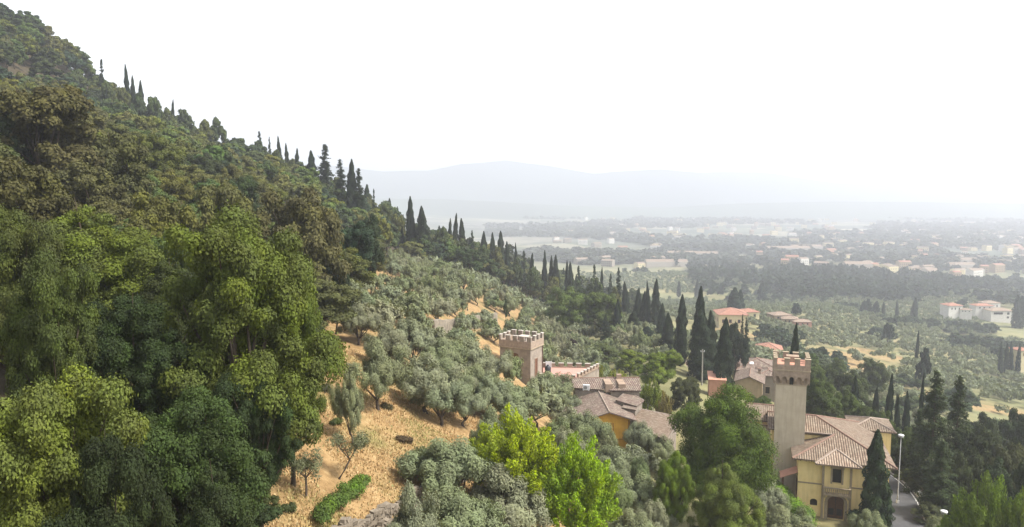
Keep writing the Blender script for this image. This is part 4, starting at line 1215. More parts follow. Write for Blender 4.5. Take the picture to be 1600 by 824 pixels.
def street_lamp(x, y, z, h, label):
    r_ = emp('street_lamp', label, 'street lamp', (x, y, z))
    mb = MB(); mb.tube([(0, 0, -.3), (0, 0, 1.1), (0, 0, 1.12), (0, 0, h)], [.11, .10, .065, .045], 8); mb.build('pole', M['metal'], r_, True)
    mb = MB(); mb.box(-.13, .13, -.13, .13, -.2, .5); mb.build('base', M['whitep'], r_)
    mb = MB()
    prof = [(.08, -.10), (.26, -.04), (.36, .04), (.33, .11), (.18, .17), (.02, .19)]
    mb.tube([(0, 0, h + a[1]) for a in prof], [a[0] for a in prof], 14)
    mb.build('lamp_head', M['whitep'], r_, True)
    mb = MB(); mb.tube([(0, 0, h - .22), (0, 0, h - .12)], [.24, .30], 12); mb.build('lens', M['metal'], r_, True)
    return r_
p = P(1408, 681, 87.5); street_lamp(p.x, 87.5, -38.6, p.z + 38.6, 'tall grey street lamp standing at the road bend by the villa')
p = P(1475, 800, 72); zz = Hs(p.x, 72); street_lamp(p.x, 72, zz, p.z - zz, 'street lamp with only its white head above the light green tree')
# small mirror on a post on the outer bend
p = P(1437, 772, 86); r_ = emp('road_mirror', 'small white backed traffic mirror on a post beside the roadside wall', 'traffic mirror', (p.x, p.y, Hs(p.x, p.y)), -.5)
hh = p.z - Hs(p.x, p.y)
mb = MB(); mb.tube([(0, 0, -.3), (0, 0, hh)], [.04, .04], 6); mb.build('post', M['metal'], r_)
mb = MB(); mb.tube([(0, -.06, hh), (0, -.12, hh), (0, -.16, hh)], [.38, .38, .2], 14); mb.build('mirror_disc', M['whitep'], r_, True)
# utility pole
p = P(1098, 546, 150); z0 = Hs(p.x, 150)
r_ = emp('utility_pole', 'thin grey utility pole in front of the dark cypresses', 'utility pole', (p.x, 150, z0))
mb = MB(); mb.tube([(0, 0, -.5), (0, 0, p.z - z0)], [.17, .11], 8); mb.build('pole', M['concrete'], r_)
mb = MB(); mb.box(-.45, .45, -.06, .06, p.z - z0 - .6, p.z - z0 - .45); mb.build('crossarm', M['metal'], r_)
for s in (-.36, 0, .36):
    mb = MB(); mb.tube([(s, 0, p.z - z0 - .45), (s, 0, p.z - z0 - .3), (s, 0, p.z - z0 - .22)], [.05, .08, .03], 6); mb.build('insulator', M['whitep'], r_)

# ------------------------------------------------------------------ building parts
def wall_panel(mb, O, ex, w, h, holes=(), depth=.25, top=None):
    """vertical wall face from O along ex (unit, horizontal); outward normal = ex x z turned right; holes (u0,u1,v0,v1,arch)"""
    O = Vector(O); ex = Vector(ex).normalized(); ez = Vector((0, 0, 1)); nin = ez.cross(ex)      # inward
    us = sorted({0, w, *[c for h_ in holes for c in h_[:2]]}); vs = sorted({0, h, *[c for h_ in holes for c in h_[2:4]]})
    pt = lambda u, v, d=0: O + ex * u + ez * v + nin * d
    for i in range(len(us) - 1):
        for j in range(len(vs) - 1):
            um, vm = (us[i] + us[i + 1]) / 2, (vs[j] + vs[j + 1]) / 2
            if any(a < um < b and c < vm < d_ for a, b, c, d_, *_ in holes): continue
            mb.poly([pt(us[i], vs[j]), pt(us[i + 1], vs[j]), pt(us[i + 1], vs[j + 1]), pt(us[i], vs[j + 1])])
    for a, b, c, d_, *rest_ in holes:
        arch = rest_[0] if rest_ else 0
        if not arch:
            mb.poly([pt(a, d_), pt(b, d_), pt(b, d_, depth), pt(a, d_, depth)])
            sd0 = d_
        else:
            sd0 = d_ - arch
            n = 12; cx, rx = (a + b) / 2, (b - a) / 2
            arc = [(cx - rx * math.cos(math.pi * k / n), sd0 + arch * math.sin(math.pi * k / n)) for k in range(n + 1)]
            for k in range(n):
                mb.poly([pt(*arc[k]), pt(*arc[k + 1]), pt(arc[k + 1][0], d_), pt(arc[k][0], d_)])
                mb.poly([pt(*arc[k]), pt(*arc[k], depth), pt(*arc[k + 1], depth), pt(*arc[k + 1])])
        mb.poly([pt(a, c), pt(a, c, depth), pt(a, sd0, depth), pt(a, sd0)])
        mb.poly([pt(b, c, depth), pt(b, c), pt(b, sd0), pt(b, sd0, depth)])
        mb.poly([pt(a, c), pt(b, c), pt(b, c, depth), pt(a, c, depth)][::-1])
def cap_line(pts, mat, parent, r=.11, name='ridge_cap'):
    mb = MB(); mb.tube(pts, [r] * len(pts), 6); return mb.build(name, mat, parent)
def window(parent, face, u, v, w, h, body, mat_frame, mat_pane, shut=False, arch=0, name='window', depth=.06):
    """framed window on a face of a box body (x0,x1,y0,y1); face in f b l r; u along the face, v height of the sill"""
    x0, x1, y0, y1 = body
    O, ex = {'f': ((x0, y0), (1, 0)), 'b': ((x1, y1), (-1, 0)), 'l': ((x0, y1), (0, -1)), 'r': ((x1, y0), (0, 1))}[face]
    nx, ny = ex[1], -ex[0]
    def pt(a, b, d): return (O[0] + ex[0] * a + nx * d, O[1] + ex[1] * a + ny * d, b)
    mb = MB(); t = .10
    def bx(a0, a1, b0, b1, d0, d1, m):
        q = [pt(a, b, d) for a, b, d in ((a0, b0, d0), (a1, b0, d0), (a1, b0, d1), (a0, b0, d1), (a0, b1, d0), (a1, b1, d0), (a1, b1, d1), (a0, b1, d1))]
        for f in ((0, 1, 2, 3), (7, 6, 5, 4), (0, 4, 5, 1), (1, 5, 6, 2), (2, 6, 7, 3), (3, 7, 4, 0)): m.poly([q[k] for k in f])
    bx(u - t, u, v - t, v + h + t, .004, depth, mb); bx(u + w, u + w + t, v - t, v + h + t, .004, depth, mb)
    bx(u, u + w, v + h, v + h + t, .004, depth, mb); bx(u - .05, u + w + .05, v - t, v, .005, depth + .07, mb)
    fr = mb.build(name, mat_frame, parent)
    mb = MB(); bx(u, u + w, v, v + h, .003, .02, mb)
    if shut: bx(u + w / 2 - .03, u + w / 2 + .03, v, v + h, .02, .05, mb)
    mb.build('shutter' if shut else 'pane', mat_pane, fr)
    return fr
def hip_roof(parent, x0, x1, y0, y1, z, slope, mat, ov=.5, ridge_axis='x', caps=None, gable=False, name='roof'):
    x0 -= ov; x1 += ov; y0 -= ov; y1 += ov
    w, d = x1 - x0, y1 - y0
    mb = MB()
    z0 = z - ov * slope * .0
    if gable:
        if ridge_axis == 'x':
            r_ = slope * d / 2; a, b = (x0, (y0 + y1) / 2, z0 + r_), (x1, (y0 + y1) / 2, z0 + r_)
            tiles(mb, [(x0, y0, z0), (x1, y0, z0), b, a]); tiles(mb, [(x1, y1, z0), (x0, y1, z0), a, b])
        else:
            r_ = slope * w / 2; a, b = ((x0 + x1) / 2, y0, z0 + r_), ((x0 + x1) / 2, y1, z0 + r_)
            tiles(mb, [(x1, y0, z0), (x1, y1, z0), b, a]); tiles(mb, [(x0, y1, z0), (x0, y0, z0), a, b])
        hips = [(a, b)]
    else:
        s = min(w, d) / 2; r_ = slope * s
        if w >= d: a, b = (x0 + s, (y0 + y1) / 2, z0 + r_), (x1 - s, (y0 + y1) / 2, z0 + r_)
        else: a, b = ((x0 + x1) / 2, y0 + s, z0 + r_), ((x0 + x1) / 2, y1 - s, z0 + r_)
        A, B, C_, D_ = (x0, y0, z0), (x1, y0, z0), (x1, y1, z0), (x0, y1, z0)
        if w >= d:
            if w - d < .02: b = a
            tiles(mb, [A, B, b, a] if a != b else [A, B, a]); tiles(mb, [C_, D_, a, b] if a != b else [C_, D_, a]); tiles(mb, [D_, A, a]); tiles(mb, [B, C_, b])
            hips = [(A, a), (D_, a), (B, b), (C_, b), (a, b)]
        else:
            tiles(mb, [B, C_, b, a]); tiles(mb, [D_, A, a, b]); tiles(mb, [A, B, a]); tiles(mb, [C_, D_, b])
            hips = [(A, a), (B, a), (C_, b), (D_, b), (a, b)]
    rf = mb.build(name, mat, parent)
    mb = MB()
    for p_, q_ in hips:
        if p_ != q_: mb.tube([p_, q_], [.11, .11], 6)
    mb.build('ridge_cap', caps or M['ridge'], rf)
    return rf, z0 + r_
def body_mesh(parent, x0, x1, y0, y1, z0, z1, mat, gable=None, rise=0, name='wall'):
    mb = MB()
    mb.box(x0, x1, y0, y1, z0, z1)
    if gable == 'y':      # ridge runs along y: gables on the front and back
        c_ = (x0 + x1) / 2
        mb.poly([(x0, y0, z1), (x1, y0, z1), (c_, y0, z1 + rise)]); mb.poly([(x1, y1, z1), (x0, y1, z1), (c_, y1, z1 + rise)])
    if gable == 'x':
        c_ = (y0 + y1) / 2
        mb.poly([(x1, y0, z1), (x1, y1, z1), (x1, c_, z1 + rise)]); mb.poly([(x0, y1, z1), (x0, y0, z1), (x0, c_, z1 + rise)])
    return mb.build(name, mat, parent)
def chimney(parent, x, y, z, h, mat=None, s=.3):
    mb = MB(); mb.box(x - s, x + s, y - s, y + s, z - 1, z + h); mb.box(x - s - .07, x + s + .07, y - s - .07, y + s + .07, z + h, z + h + .12)
    for a, b in ((-1, -1), (1, -1), (1, 1), (-1, 1)):
        mb.box(x + a * s * .75 - .06, x + a * s * .75 + .06, y + b * s * .75 - .06, y + b * s * .75 + .06, z + h + .12, z + h + .34)
    ch = mb.build('chimney', mat or M['brick'], parent)
    mb = MB(); mb.box(x - s - .1, x + s + .1, y - s - .1, y + s + .1, z + h + .34, z + h + .42); mb.build('chimney_cap', M['ridge'], ch)
    return ch
def merlons(parent, mat, matc, a, b, z0, h, w, n, t=.35, cap=.09, skip=0):
    """n merlons evenly from a to b (2D), each its own part with its coping"""
    a = Vector((*a, 0)); b = Vector((*b, 0)); L = (b - a).length; ex = (b - a) / L; ny = Vector((-ex.y, ex.x, 0))
    for i in range(skip, n):
        s = (L - w) * i / (n - 1)
        pa = parent
        for m_, c0, c1, g, nm in ((mat, z0, z0 + h, 0, 'merlon'), (matc, z0 + h, z0 + h + cap, .05, 'coping')):
            q = [a + ex * (s - g) - ny * g, a + ex * (s + w + g) - ny * g, a + ex * (s + w + g) + ny * (t + g), a + ex * (s - g) + ny * (t + g)]
            mb = MB(); lo = [(p.x, p.y, c0) for p in q]; hi = [(p.x, p.y, c1) for p in q]
            mb.poly(lo[::-1]); mb.poly(hi)
            for k in range(4): mb.poly([lo[k], lo[(k + 1) % 4], hi[(k + 1) % 4], hi[k]])
            pa = mb.build(nm, m_, pa)

# ------------------------------------------------------------------ the villa with the arched door
VO = (34.4, 85.0, -38.6); VR = R(-18)
vil = emp('villa', 'two storey pale yellow villa with arched door, balcony and hipped tile roof', 'villa', VO, VR)
FW, EZ = 9.5, 7.0           # facade width, eave height above the ground
S_ = .35
mb = MB()
wall_panel(mb, (0, 0, -2), (1, 0, 0), 2.75, EZ + 2, [(1.45, 2.25, 3.2, 4.0, .3)])
wall_panel(mb, (5.75, 0, -2), (1, 0, 0), FW - 5.75, EZ + 2)
mb.poly([(FW, 0, -2), (FW, 14, -2), (FW, 14, EZ), (FW, 0, EZ)])
mb.poly([(0, 14, -2), (0, 0, -2), (0, 0, EZ), (0, 14, EZ)])
mb.poly([(FW, 14, -2), (0, 14, -2), (0, 14, EZ), (FW, 14, EZ)])
# taller block behind
mb.box(-3, 3.9, 4.9, 13.9, EZ - 3, EZ + 1.25)
mb.build('wall', M['ochre'], vil)
mb = MB()
wall_panel(mb, (2.75, -.45, -2), (1, 0, 0), 3.0, EZ + 2, [(.6, 2.4, 1.9, 4.85, .8), (1.0, 2.0, 6.35, 8.15)], depth=.4)
mb.poly([(2.75, 0, -2), (2.75, -.45, -2), (2.75, -.45, EZ), (2.75, 0, EZ)]); mb.poly([(5.75, -.45, -2), (5.75, 0, -2), (5.75, 0, EZ), (5.75, -.45, EZ)])
mb.build('entrance_bay', M['ochre'], vil)
# openings
mb = MB(); mb.box(3.3, 5.2, .0, .04, -.05, 3.1); dr = mb.build('door', M['wood'], vil)
mb = MB(); mb.box(4.22, 4.28, -.04, 0, 0, 2.9); mb.box(3.5, 4.1, -.03, -.002, .3, 1.1); mb.box(4.4, 5.0, -.03, -.002, .3, 1.1); mb.build('door_panel', M['dark'], dr)
mb = MB()
for k in range(13):
    a0, a1 = math.pi * k / 13, math.pi * (k + 1) / 13
    q = []
    for r_ in (.91, 1.22):
        for a in (a0, a1): q.append((4.25 - r_ * math.cos(a), 2.05 + r_ * .87 * math.sin(a)))
    q = [(x_, min(z_, 3.045)) for x_, z_ in q]
    A = [(q[0][0], -.52, q[0][1]), (q[1][0], -.52, q[1][1]), (q[3][0], -.52, q[3][1]), (q[2][0], -.52, q[2][1])]
    B = [(x, -.455, z) for x, y, z in A]
    mb.poly(A[::-1]); mb.poly(B)
    for i in range(4): mb.poly([A[i], A[(i + 1) % 4], B[(i + 1) % 4], B[i]])
mb.box(3.0, 3.33, -.52, -.455, -.4, 2.05); mb.box(5.17, 5.5, -.52, -.455, -.4, 2.05)
mb.build('arch_surround', M['trim'], vil)
mb = MB(); mb.box(3.7, 4.8, -.10, -.06, 4.3, 6.2); wd = mb.build('window', M['dark'], vil)
mb = MB(); mb.box(3.55, 3.75, -.53, -.453, 4.3, 6.15); mb.box(4.75, 4.95, -.53, -.453, 4.3, 6.15); mb.box(3.5, 5.0, -.57, -.453, 6.15, 6.40); mb.build('frame', M['trim'], wd)
mb = MB(); mb.tube([(1.85, .06, 1.6), (1.85, .10, 1.6)], [.5, .5], 14); rw = mb.build('round_window', M['dark'], vil)
mb = MB(); mb.box(1.40, 2.3, .02, .06, 1.15, 2.05); mb.build('pane', M['dark'], rw)
# string course, corner pilasters
mb = MB()
for a, b in ((0, 2.75), (5.75, FW)): mb.box(a, b, -.07, .001, 3.82, 3.98)
mb.build('string_course', M['trim'], vil)
mb = MB()
for x, y in ((2.62, -.5), (5.62, -.5)): mb.box(x, x + .26, y, y + .06, -.5, EZ - .2)
mb.build('pilasters', M['trim'], vil)
# balcony
bal = MB(); bal.box(2.75, 5.75, -1.25, -.46, 3.05, 3.22); bal.box(2.85, 3.05, -1.05, -.46, 2.7, 3.05); bal.box(5.45, 5.65, -1.05, -.46, 2.7, 3.05)
bal = bal.build('balcony', M['trim'], vil)
mb = MB(); mb.box(2.75, 5.75, -1.25, -1.08, 3.95, 4.07); mb.box(2.75, 2.9, -1.08, -.46, 3.95, 4.07); mb.box(5.6, 5.75, -1.08, -.46, 3.95, 4.07)
for x in (2.75, 4.17, 5.6): mb.box(x, x + .15, -1.24, -1.1, 3.22, 3.95)
for k in range(26):
    x = 2.95 + k * .104
    mb.tube([(x, -1.165, 3.22), (x + .05 * (-1) ** k, -1.165, 3.58), (x, -1.165, 3.95)], [.028, .032, .028], 4, False)
mb.build('balustrade', M['trim'], bal)
# roof: one big front slope, hips to the right, lower hip on the left, gablet over the bay
e = .75
zf = lambda y: EZ + S_ * (y + e)
AP = (2.4, FW + e - 2.4 - e, 0); ay = 7.75; AP = (2.4, ay, zf(ay))
FR = (FW + e + .25, -e, EZ); BRr = (FW + e + .25, 16.3, EZ)
h1 = (4.3, 4.3, zf(4.3))
mb = MB()
tiles(mb, [(-e, -e, EZ), FR, AP, (-3.5, ay, zf(ay)), (-3.5, 4.3, zf(4.3)), h1])
tiles(mb, [FR, BRr, AP]); tiles(mb, [BRr, (-3.5, 16.3, EZ), (-3.5, ay, zf(ay)), AP])
rf = mb.build('roof', M['tile'], vil)
mb = MB(); tiles(mb, [(-e, 5.2, EZ), (-e, -e, EZ), (h1[0], h1[1], h1[2] - .01), (h1[0], 5.2, h1[2] - .3)]); mb.build('side_slope', M['tile'], rf)
mb = MB()
for a, b in ((AP, FR), (AP, BRr), (AP, (-3.5, ay, zf(ay))), ((-e, -e, EZ), h1)): mb.tube([a, b], [.13, .13], 6)
mb.build('ridge_cap', M['ridge'], rf)
cap_line([(-3.5, 4.3, zf(4.3) + .02), h1], M['ridge_pale'], rf, .07, 'verge')
mb = MB()     # gablet over the entrance bay
c0, c1, gy0 = 1.75, 6.75, -1.45
gp = (4.25, 1.3, EZ + .93)
tiles(mb, [(c0, gy0, EZ - .12), (c1, gy0, EZ - .12), gp]); tiles(mb, [(c1, gy0, EZ - .12), (c1, 1.2, EZ + .1), gp]); tiles(mb, [(c0, 1.2, EZ + .1), (c0, gy0, EZ - .12), gp])
gb = mb.build('bay_roof', M['tile_pale'], vil)
mb = MB(); mb.tube([(c0, gy0, EZ - .1), gp], [.11, .11], 6); mb.tube([(c1, gy0, EZ - .1), gp], [.11, .11], 6); mb.build('ridge_cap', M['ridge_pale'], gb)
mb = MB()
for k in range(18): mb.box(-.5 + k * .62, -.4 + k * .62, -.7, 0, EZ - .26, EZ - .17)
for k in range(20): mb.box(FW, FW + .8, .2 + k * .68, .3 + k * .68, EZ - .26, EZ - .17)
mb.build('rafter_ends', M['wood'], vil)
# little wing at the back right
body_mesh(vil, 7.5, 12.0, 12.2, 17, -2, EZ + .4, M['ochre'], name='rear_wing')
hip_roof(vil, 7.5, 12.0, 12.2, 17, EZ + .45, .32, M['tile'], .5, caps=M['ridge_pale'], name='rear_wing_roof')
# lean-to and tiled canopy on the left side wall
mb = MB(); tiles(mb, [(-2.0, .3, 4.05), (0, .3, 5.0), (0, 2.4, 5.0), (-2.0, 2.4, 4.05)], .1); mb.build('side_canopy', M['salmon'], vil)
mb = MB(); mb.box(-1.7, -1.55, .45, .6, -1, 4.1); mb.box(-1.7, -1.55, 2.1, 2.25, -1, 4.1); mb.box(-.06, -.01, .6, 2.0, 2.0, 3.9); mb.build('canopy_post', M['wood'], vil)
# flight of steps
st = emp('garden_steps', 'pale stone garden steps left of the arched villa door', 'steps', (36.2, 80.1, -38.9), R(-30))
mb = MB()
for k in range(6): mb.box(-1.2, 1.2, -k * .36, -k * .36 + .35, -.6 - k * .17, .45 - k * .17)
mb.build('steps', M['cap'], st)

# ------------------------------------------------------------------ tall tower beside the villa
TO = Vector((34.4, 85.0, 0)); cr_, sr_ = math.cos(VR), math.sin(VR)
def vloc(x, y, z=0): return (34.4 + x * cr_ - y * sr_, 85.0 + x * sr_ + y * cr_, z)
tw = emp('square_tower', 'tall plain square tower with arched corbels and battlements beside the villa', 'tower', vloc(-.95, 5.0, -38.6), VR)
hw = 1.76; zt = -20.35 + 38.6    # top of the merlons above the base
z_body = -23.7 + 38.6; z_str = -21.85 + 38.6; z_cr = -21.25 + 38.6
mb = MB(); mb.box(-hw, hw, -hw, hw, -2, z_body); mb.build('shaft', M['tower'], tw)
mb = MB()
ow = hw + .34
mb.box(-ow, ow, -ow, ow, z_body + 1.15, z_cr)
# corbel arches on the four sides: arched panels standing out from the shaft
for k in range(4):
    c_, s_ = math.cos(k * math.pi / 2), math.sin(k * math.pi / 2)
    rot = lambda x, y, z: (x * c_ - y * s_, x * s_ + y * c_, z)
    n_a = 5; wA = 2 * ow / n_a
    for j in range(n_a):
        xa = -ow + j * wA
        # arch soffit between corbels
        m = 8; rx = wA / 2 - .11; cxx = xa + wA / 2
        zc = z_body + .62
        arc = [(cxx - rx * math.cos(math.pi * q / m), zc + .42 * math.sin(math.pi * q / m)) for q in range(m + 1)]
        for q in range(m):
            a, b = arc[q], arc[q + 1]
            mb.poly([rot(a[0], -ow, a[1]), rot(b[0], -ow, b[1]), rot(b[0], -ow, z_body + 1.15), rot(a[0], -ow, z_body + 1.15)])
            mb.poly([rot(a[0], -ow, a[1]), rot(a[0], -hw, a[1]), rot(b[0], -hw, b[1]), rot(b[0], -ow, b[1])])
        for (b0, b1) in ((xa, xa + .11), (xa + wA - .11, xa + wA)):
            lo = z_body + .05
            mb.poly([rot(b0, -ow, zc), rot(b1, -ow, zc), rot(b1, -ow, z_body + 1.15), rot(b0, -ow, z_body + 1.15)])
            mb.poly([rot(b0, -hw, lo), rot(b1, -hw, lo), rot(b1, -ow, zc), rot(b0, -ow, zc)])
            mb.poly([rot(b0, -hw, lo), rot(b0, -ow, zc), rot(b0, -hw, zc + .3)]); mb.poly([rot(b1, -ow, zc), rot(b1, -hw, lo), rot(b1, -hw, zc + .3)])
    mb.box(*( (-hw + .001, hw - .001, -hw + .001, hw - .001, z_body, z_body + 1.2) if k == 0 else (-.1, .1, -.1, .1, z_body, z_body + .1)))
mb.build('corbel_arches', M['tower_top'], tw)
mb = MB(); q = ow + .06
mb.box(-q, q, -q, -q + .3, z_str - .1, z_str + .04); mb.box(-q, q, q - .3, q, z_str - .1, z_str + .04); mb.box(-q, -q + .3, -q + .3, q - .3, z_str - .1, z_str + .04); mb.box(q - .3, q, -q + .3, q - .3, z_str - .1, z_str + .04)
mb.box(-hw - .03, hw + .03, -hw - .03, hw + .03, z_body - .12, z_body - .02)
mb.build('string_course', M['trim'], tw)
h_m = zt - z_cr - .09
C4 = [(-ow, -ow), (ow, -ow), (ow, ow), (-ow, ow)]
for k in range(4): merlons(tw, M['tower_top'], M['trim'], C4[k], C4[(k + 1) % 4], z_cr, h_m, .62, 4 , .38, skip=1)
mb = MB(); mb.box(-ow + .4, ow - .4, -ow + .4, ow - .4, z_cr - .08, z_cr + .02); mb.build('tower_floor', M['salmon'], tw)
mb = MB(); mb.box(-.6, .9, -.2, 1.0, z_cr + .02, z_cr + .75); mb.build('roof_hatch', M['brick'], tw)
mb = MB(); mb.box(-.22, .22, -hw - .02, -hw + .02, z_body - .0, z_body + .75); mb.tube([(0, -hw - .02, z_body + .75), (0, -hw + .02, z_body + .75)], [.22, .22], 12); mb.build('slit_window', M['dark'], tw)

# house left of the tower
lh = emp('side_house', 'low house with striped pantile roof left of the tall tower', 'house', vloc(-8.3, 6.2, -38.6), VR)
body_mesh(lh, 0, 6, 0, 6, -2, 5.9, M['beige'])
mb = MB(); tiles(mb, [(-.5, -.6, 5.9), (6.0, -.6, 5.9), (6.0, 3.2, 7.5), (-.5, 3.2, 7.5)]); tiles(mb, [(6.0, 6.4, 6.0), (-.5, 6.4, 6.0), (-.5, 3.2, 7.5), (6.0, 3.2, 7.5)])
rf = mb.build('roof', M['tile_pale'], lh); cap_line([(-.5, 3.2, 7.55), (6, 3.2, 7.55)], M['ridge'], rf)
window(lh, 'f', 4.2, 2.2, 1.2, 2.2, (0, 6, 0, 6), M['wood'], M['dark'])
chimney(lh, 3.0, 3.4, 7.3, 1.1)
gh = emp('gable_house', 'gabled ochre house end behind the striped roof left of the tower', 'house', vloc(-5.0, 12.3, -38.6), VR)
body_mesh(gh, -1, 6, 0, 6, -2, 7.4, M['ochre'], 'x', 1.3)
hip_roof(gh, -1, 6, 0, 6, 7.4, .4, M['tile'], .35, 'x', gable=True)

# ------------------------------------------------------------------ small crenellated tower on the left
ct = emp('stone_tower', 'small square stone tower with pale capped battlements and a shuttered window', 'tower', (2.75, 107, -32.5), R(-28))
zt = 11.0; ww, dd = 5.2, 4.2; zb = 9.15
mb = MB()
wall_panel(mb, (-ww, 0, -2), (1, 0, 0), ww, zb + 2, [(1.85, 3.2, 8.4, 10.35, .35)], depth=.25)
mb.poly([(0, 0, -2), (0, dd, -2), (0, dd, zb), (0, 0, zb)]); mb.poly([(0, dd, -2), (-ww, dd, -2), (-ww, dd, zb), (0, dd, zb)]); mb.poly([(-ww, dd, -2), (-ww, 0, -2), (-ww, 0, zb), (-ww, dd, zb)])
mb.build('wall', M['stone'], ct)
g = .12
mb = MB()
for b in ((-ww - g, g, -g, .35), (-ww - g, g, dd - .35, dd + g), (-ww - g, -ww + .35, .35, dd - .35), (-.35, g, .35, dd - .35)): mb.box(b[0], b[1], b[2], b[3], zb, zt - .78)
pr = mb.build('parapet', M['tower_top'], ct)
Q = [(-ww - g, -g), (g, -g), (g, dd + g), (-ww - g, dd + g)]
for k, n_ in enumerate((5, 4, 5, 4)): merlons(ct, M['stone'], M['cap'], Q[k], Q[(k + 1) % 4], zt - .78, .70, .62 if n_ == 4 else .70, n_, .32, .10, skip=1)
mb = MB()
for b in ((-ww - g - .06, g + .06, -g - .06, .1), (g - .1, g + .06, .1, dd + g)): mb.box(*b, zb - .08, zb + .06)
mb.build('string_course', M['trim'], ct)
mb = MB(); mb.box(-ww + .35, -.35, .35, dd - .35, zb - .05, zb + .25); mb.build('roof_floor', M['salmon'], ct)
mb = MB(); mb.box(-2.6, -1.4, 1.2, 2.4, zb + .25, zt - .35); mb.box(-2.75, -1.25, 1.05, 2.55, zt - .35, zt - .25); mb.build('roof_hatch', M['cap'], ct)
mb = MB(); mb.box(-ww + 1.8, -ww + 3.25, .12, .16, 6.35, 8.35); wd = mb.build('window', M['shutter'], ct)
mb = MB()
for k in range(2):
    x = -ww + 1.87 + k * .67
    mb.box(x, x + .62, .04, .12, 6.42, 8.05)
mb.build('shutter', M['shutter'], wd)
window(ct, 'r', 1.5, 4.9, .8, 2.5, (-ww, 0, 0, dd), M['brick'], M['shutter'], True, name='door')
mb = MB(); mb.tube([(.08, dd - .15, 2), (.08, dd - .15, zb)], [.06, .06], 6); mb.build('downpipe', M['rust'], ct)
tk = emp('water_tank', 'dark round water tank standing against the small stone tower', 'water tank', (5.55, 111.0, -28.25))
mb = MB(); mb.tube([(0, 0, 0), (0, 0, 1.15), (0, 0, 1.45), (0, 0, 1.55)], [.48, .48, .3, .12], 16); mb.build('tank', M['tank'], tk, True)
mb = MB(); mb.tube([(0, 0, 1.55), (0, 0, 1.63)], [.17, .17], 12); mb.build('lid', M['tank'], tk)

# ------------------------------------------------------------------ crenellated terrace
te = emp('crenellated_terrace', 'pink floored roof terrace ringed by low battlements', 'terrace', (0, 0, 0))
TP = [(4.3, 108.4), (9.5, 107.6), (14.0, 115.3), (4.7, 116.0)]
zf_ = -28.2
mb = MB()
for k in range(4):
    a, b = TP[k], TP[(k + 1) % 4]
    mb.poly([(a[0], a[1], -36), (b[0], b[1], -36), (b[0], b[1], zf_ + .02), (a[0], a[1], zf_ + .02)])
mb.build('wall', M['stone'], te)
mb = MB(); mb.poly([(a, b, zf_ + .03) for a, b in TP]); mb.build('terrace_floor', M['pink_floor'], te)
mb = MB()
for k, n_ in ((0, 4), (1, 8), (2, 7), (3, 3)):
    a, b = TP[k], TP[(k + 1) % 4]
    q0 = Vector((*a, 0)); q1 = Vector((*b, 0)); ex = (q1 - q0).normalized(); ny = Vector((-ex.y, ex.x, 0))
    pp = [q0, q1, q1 + ny * .3, q0 + ny * .3]
    lo = [(p.x, p.y, zf_ - .15) for p in pp]; hi = [(p.x, p.y, zf_ + .22) for p in pp]
    mb.poly(hi)
    for j in range(4): mb.poly([lo[j], lo[(j + 1) % 4], hi[(j + 1) % 4], hi[j]])
    merlons(te, M['brick'], M['cap'], a, b, zf_ + .22, .48, .62 if k != 2 else .8, n_, .3, .09, skip=1)
mb.build('parapet', M['brick'], te)
# small white framed opening on the back parapet
mb = MB(); mb.box(5.5, 6.3, 115.4, 115.6, zf_ + .03, zf_ + 1.0); mb.box(5.42, 5.5, 115.35, 115.65, zf_ + .03, zf_ + 1.08); mb.box(6.3, 6.38, 115.35, 115.65, zf_ + .03, zf_ + 1.08); mb.build('white_gate', M['whitep'], te)

# ------------------------------------------------------------------ stone house with stepped roofs
sh = emp('stone_house', 'rambling stone house with stepped weathered tile roofs', 'house', (0, 0, 0))
def slab(name, pts, mat, parent=sh, caps=None, cm=None, th=.16):
    mb = MB(); tiles(mb, pts, th); o = mb.build(name, mat, parent)
    if caps:
        m_ = MB()
        for a, b in caps: m_.tube([a, b], [.10, .10], 6)
        m_.build('ridge_cap', cm or M['ridge'], o)
    return o
# long upper roof in two lengths
def Pz(px, py, D): p = P(px, py, D); return (p.x, p.y, p.z)
A0, A1 = Pz(893, 591, 105.5), Pz(946, 590.5, 104.6); B0, B1 = Pz(946, 609, 101.0), Pz(896, 606, 101.8)
slab('upper_roof', [B1, B0, A1, A0], M['tile_old'], caps=[(A0, A1)])
A2, A3 = Pz(947, 590, 105.0), Pz(999, 590, 104.0); B2, B3 = Pz(1002, 610.5, 100.0), Pz(952, 610, 100.8)
slab('upper_roof', [B3, B2, A3, A2], M['tile_old'], caps=[(A2, A3)])
mb = MB()
def prism(mb, pts, zlo):
    n = len(pts); lo = [(p[0], p[1], zlo) for p in pts]
    mb.poly(pts)
    for i in range(n): mb.poly([lo[i], lo[(i + 1) % n], pts[(i + 1) % n], pts[i]])
def inset(pts, s, dz):
    c_ = [sum(p[k] for p in pts) / len(pts) for k in range(3)]
    return [(c_[0] + (p[0] - c_[0]) * s, c_[1] + (p[1] - c_[1]) * s, p[2] - dz) for p in pts]
prism(mb, inset([B1, B0, A1, A0], .90, .3), -37); prism(mb, inset([B3, B2, A3, A2], .90, .3), -37)
mb.build('upper_wall', M['stone'], sh)
for px in (947, 967):
    a = P(px, 591, 104.5); mb = MB(); mb.box(a.x - .5, a.x + .5, a.y - 3.4, a.y - .2, a.z - 1.2, a.z - .02 + .0); o_ = mb.build('roof_divider', M['brick'], sh)
mb = MB(); a = P(967, 588, 104.4); mb.box(a.x - .35, a.x + .35, a.y - .3, a.y + .3, a.z - .8, a.z + .3); mb.build('chimney', M['brick'], sh)
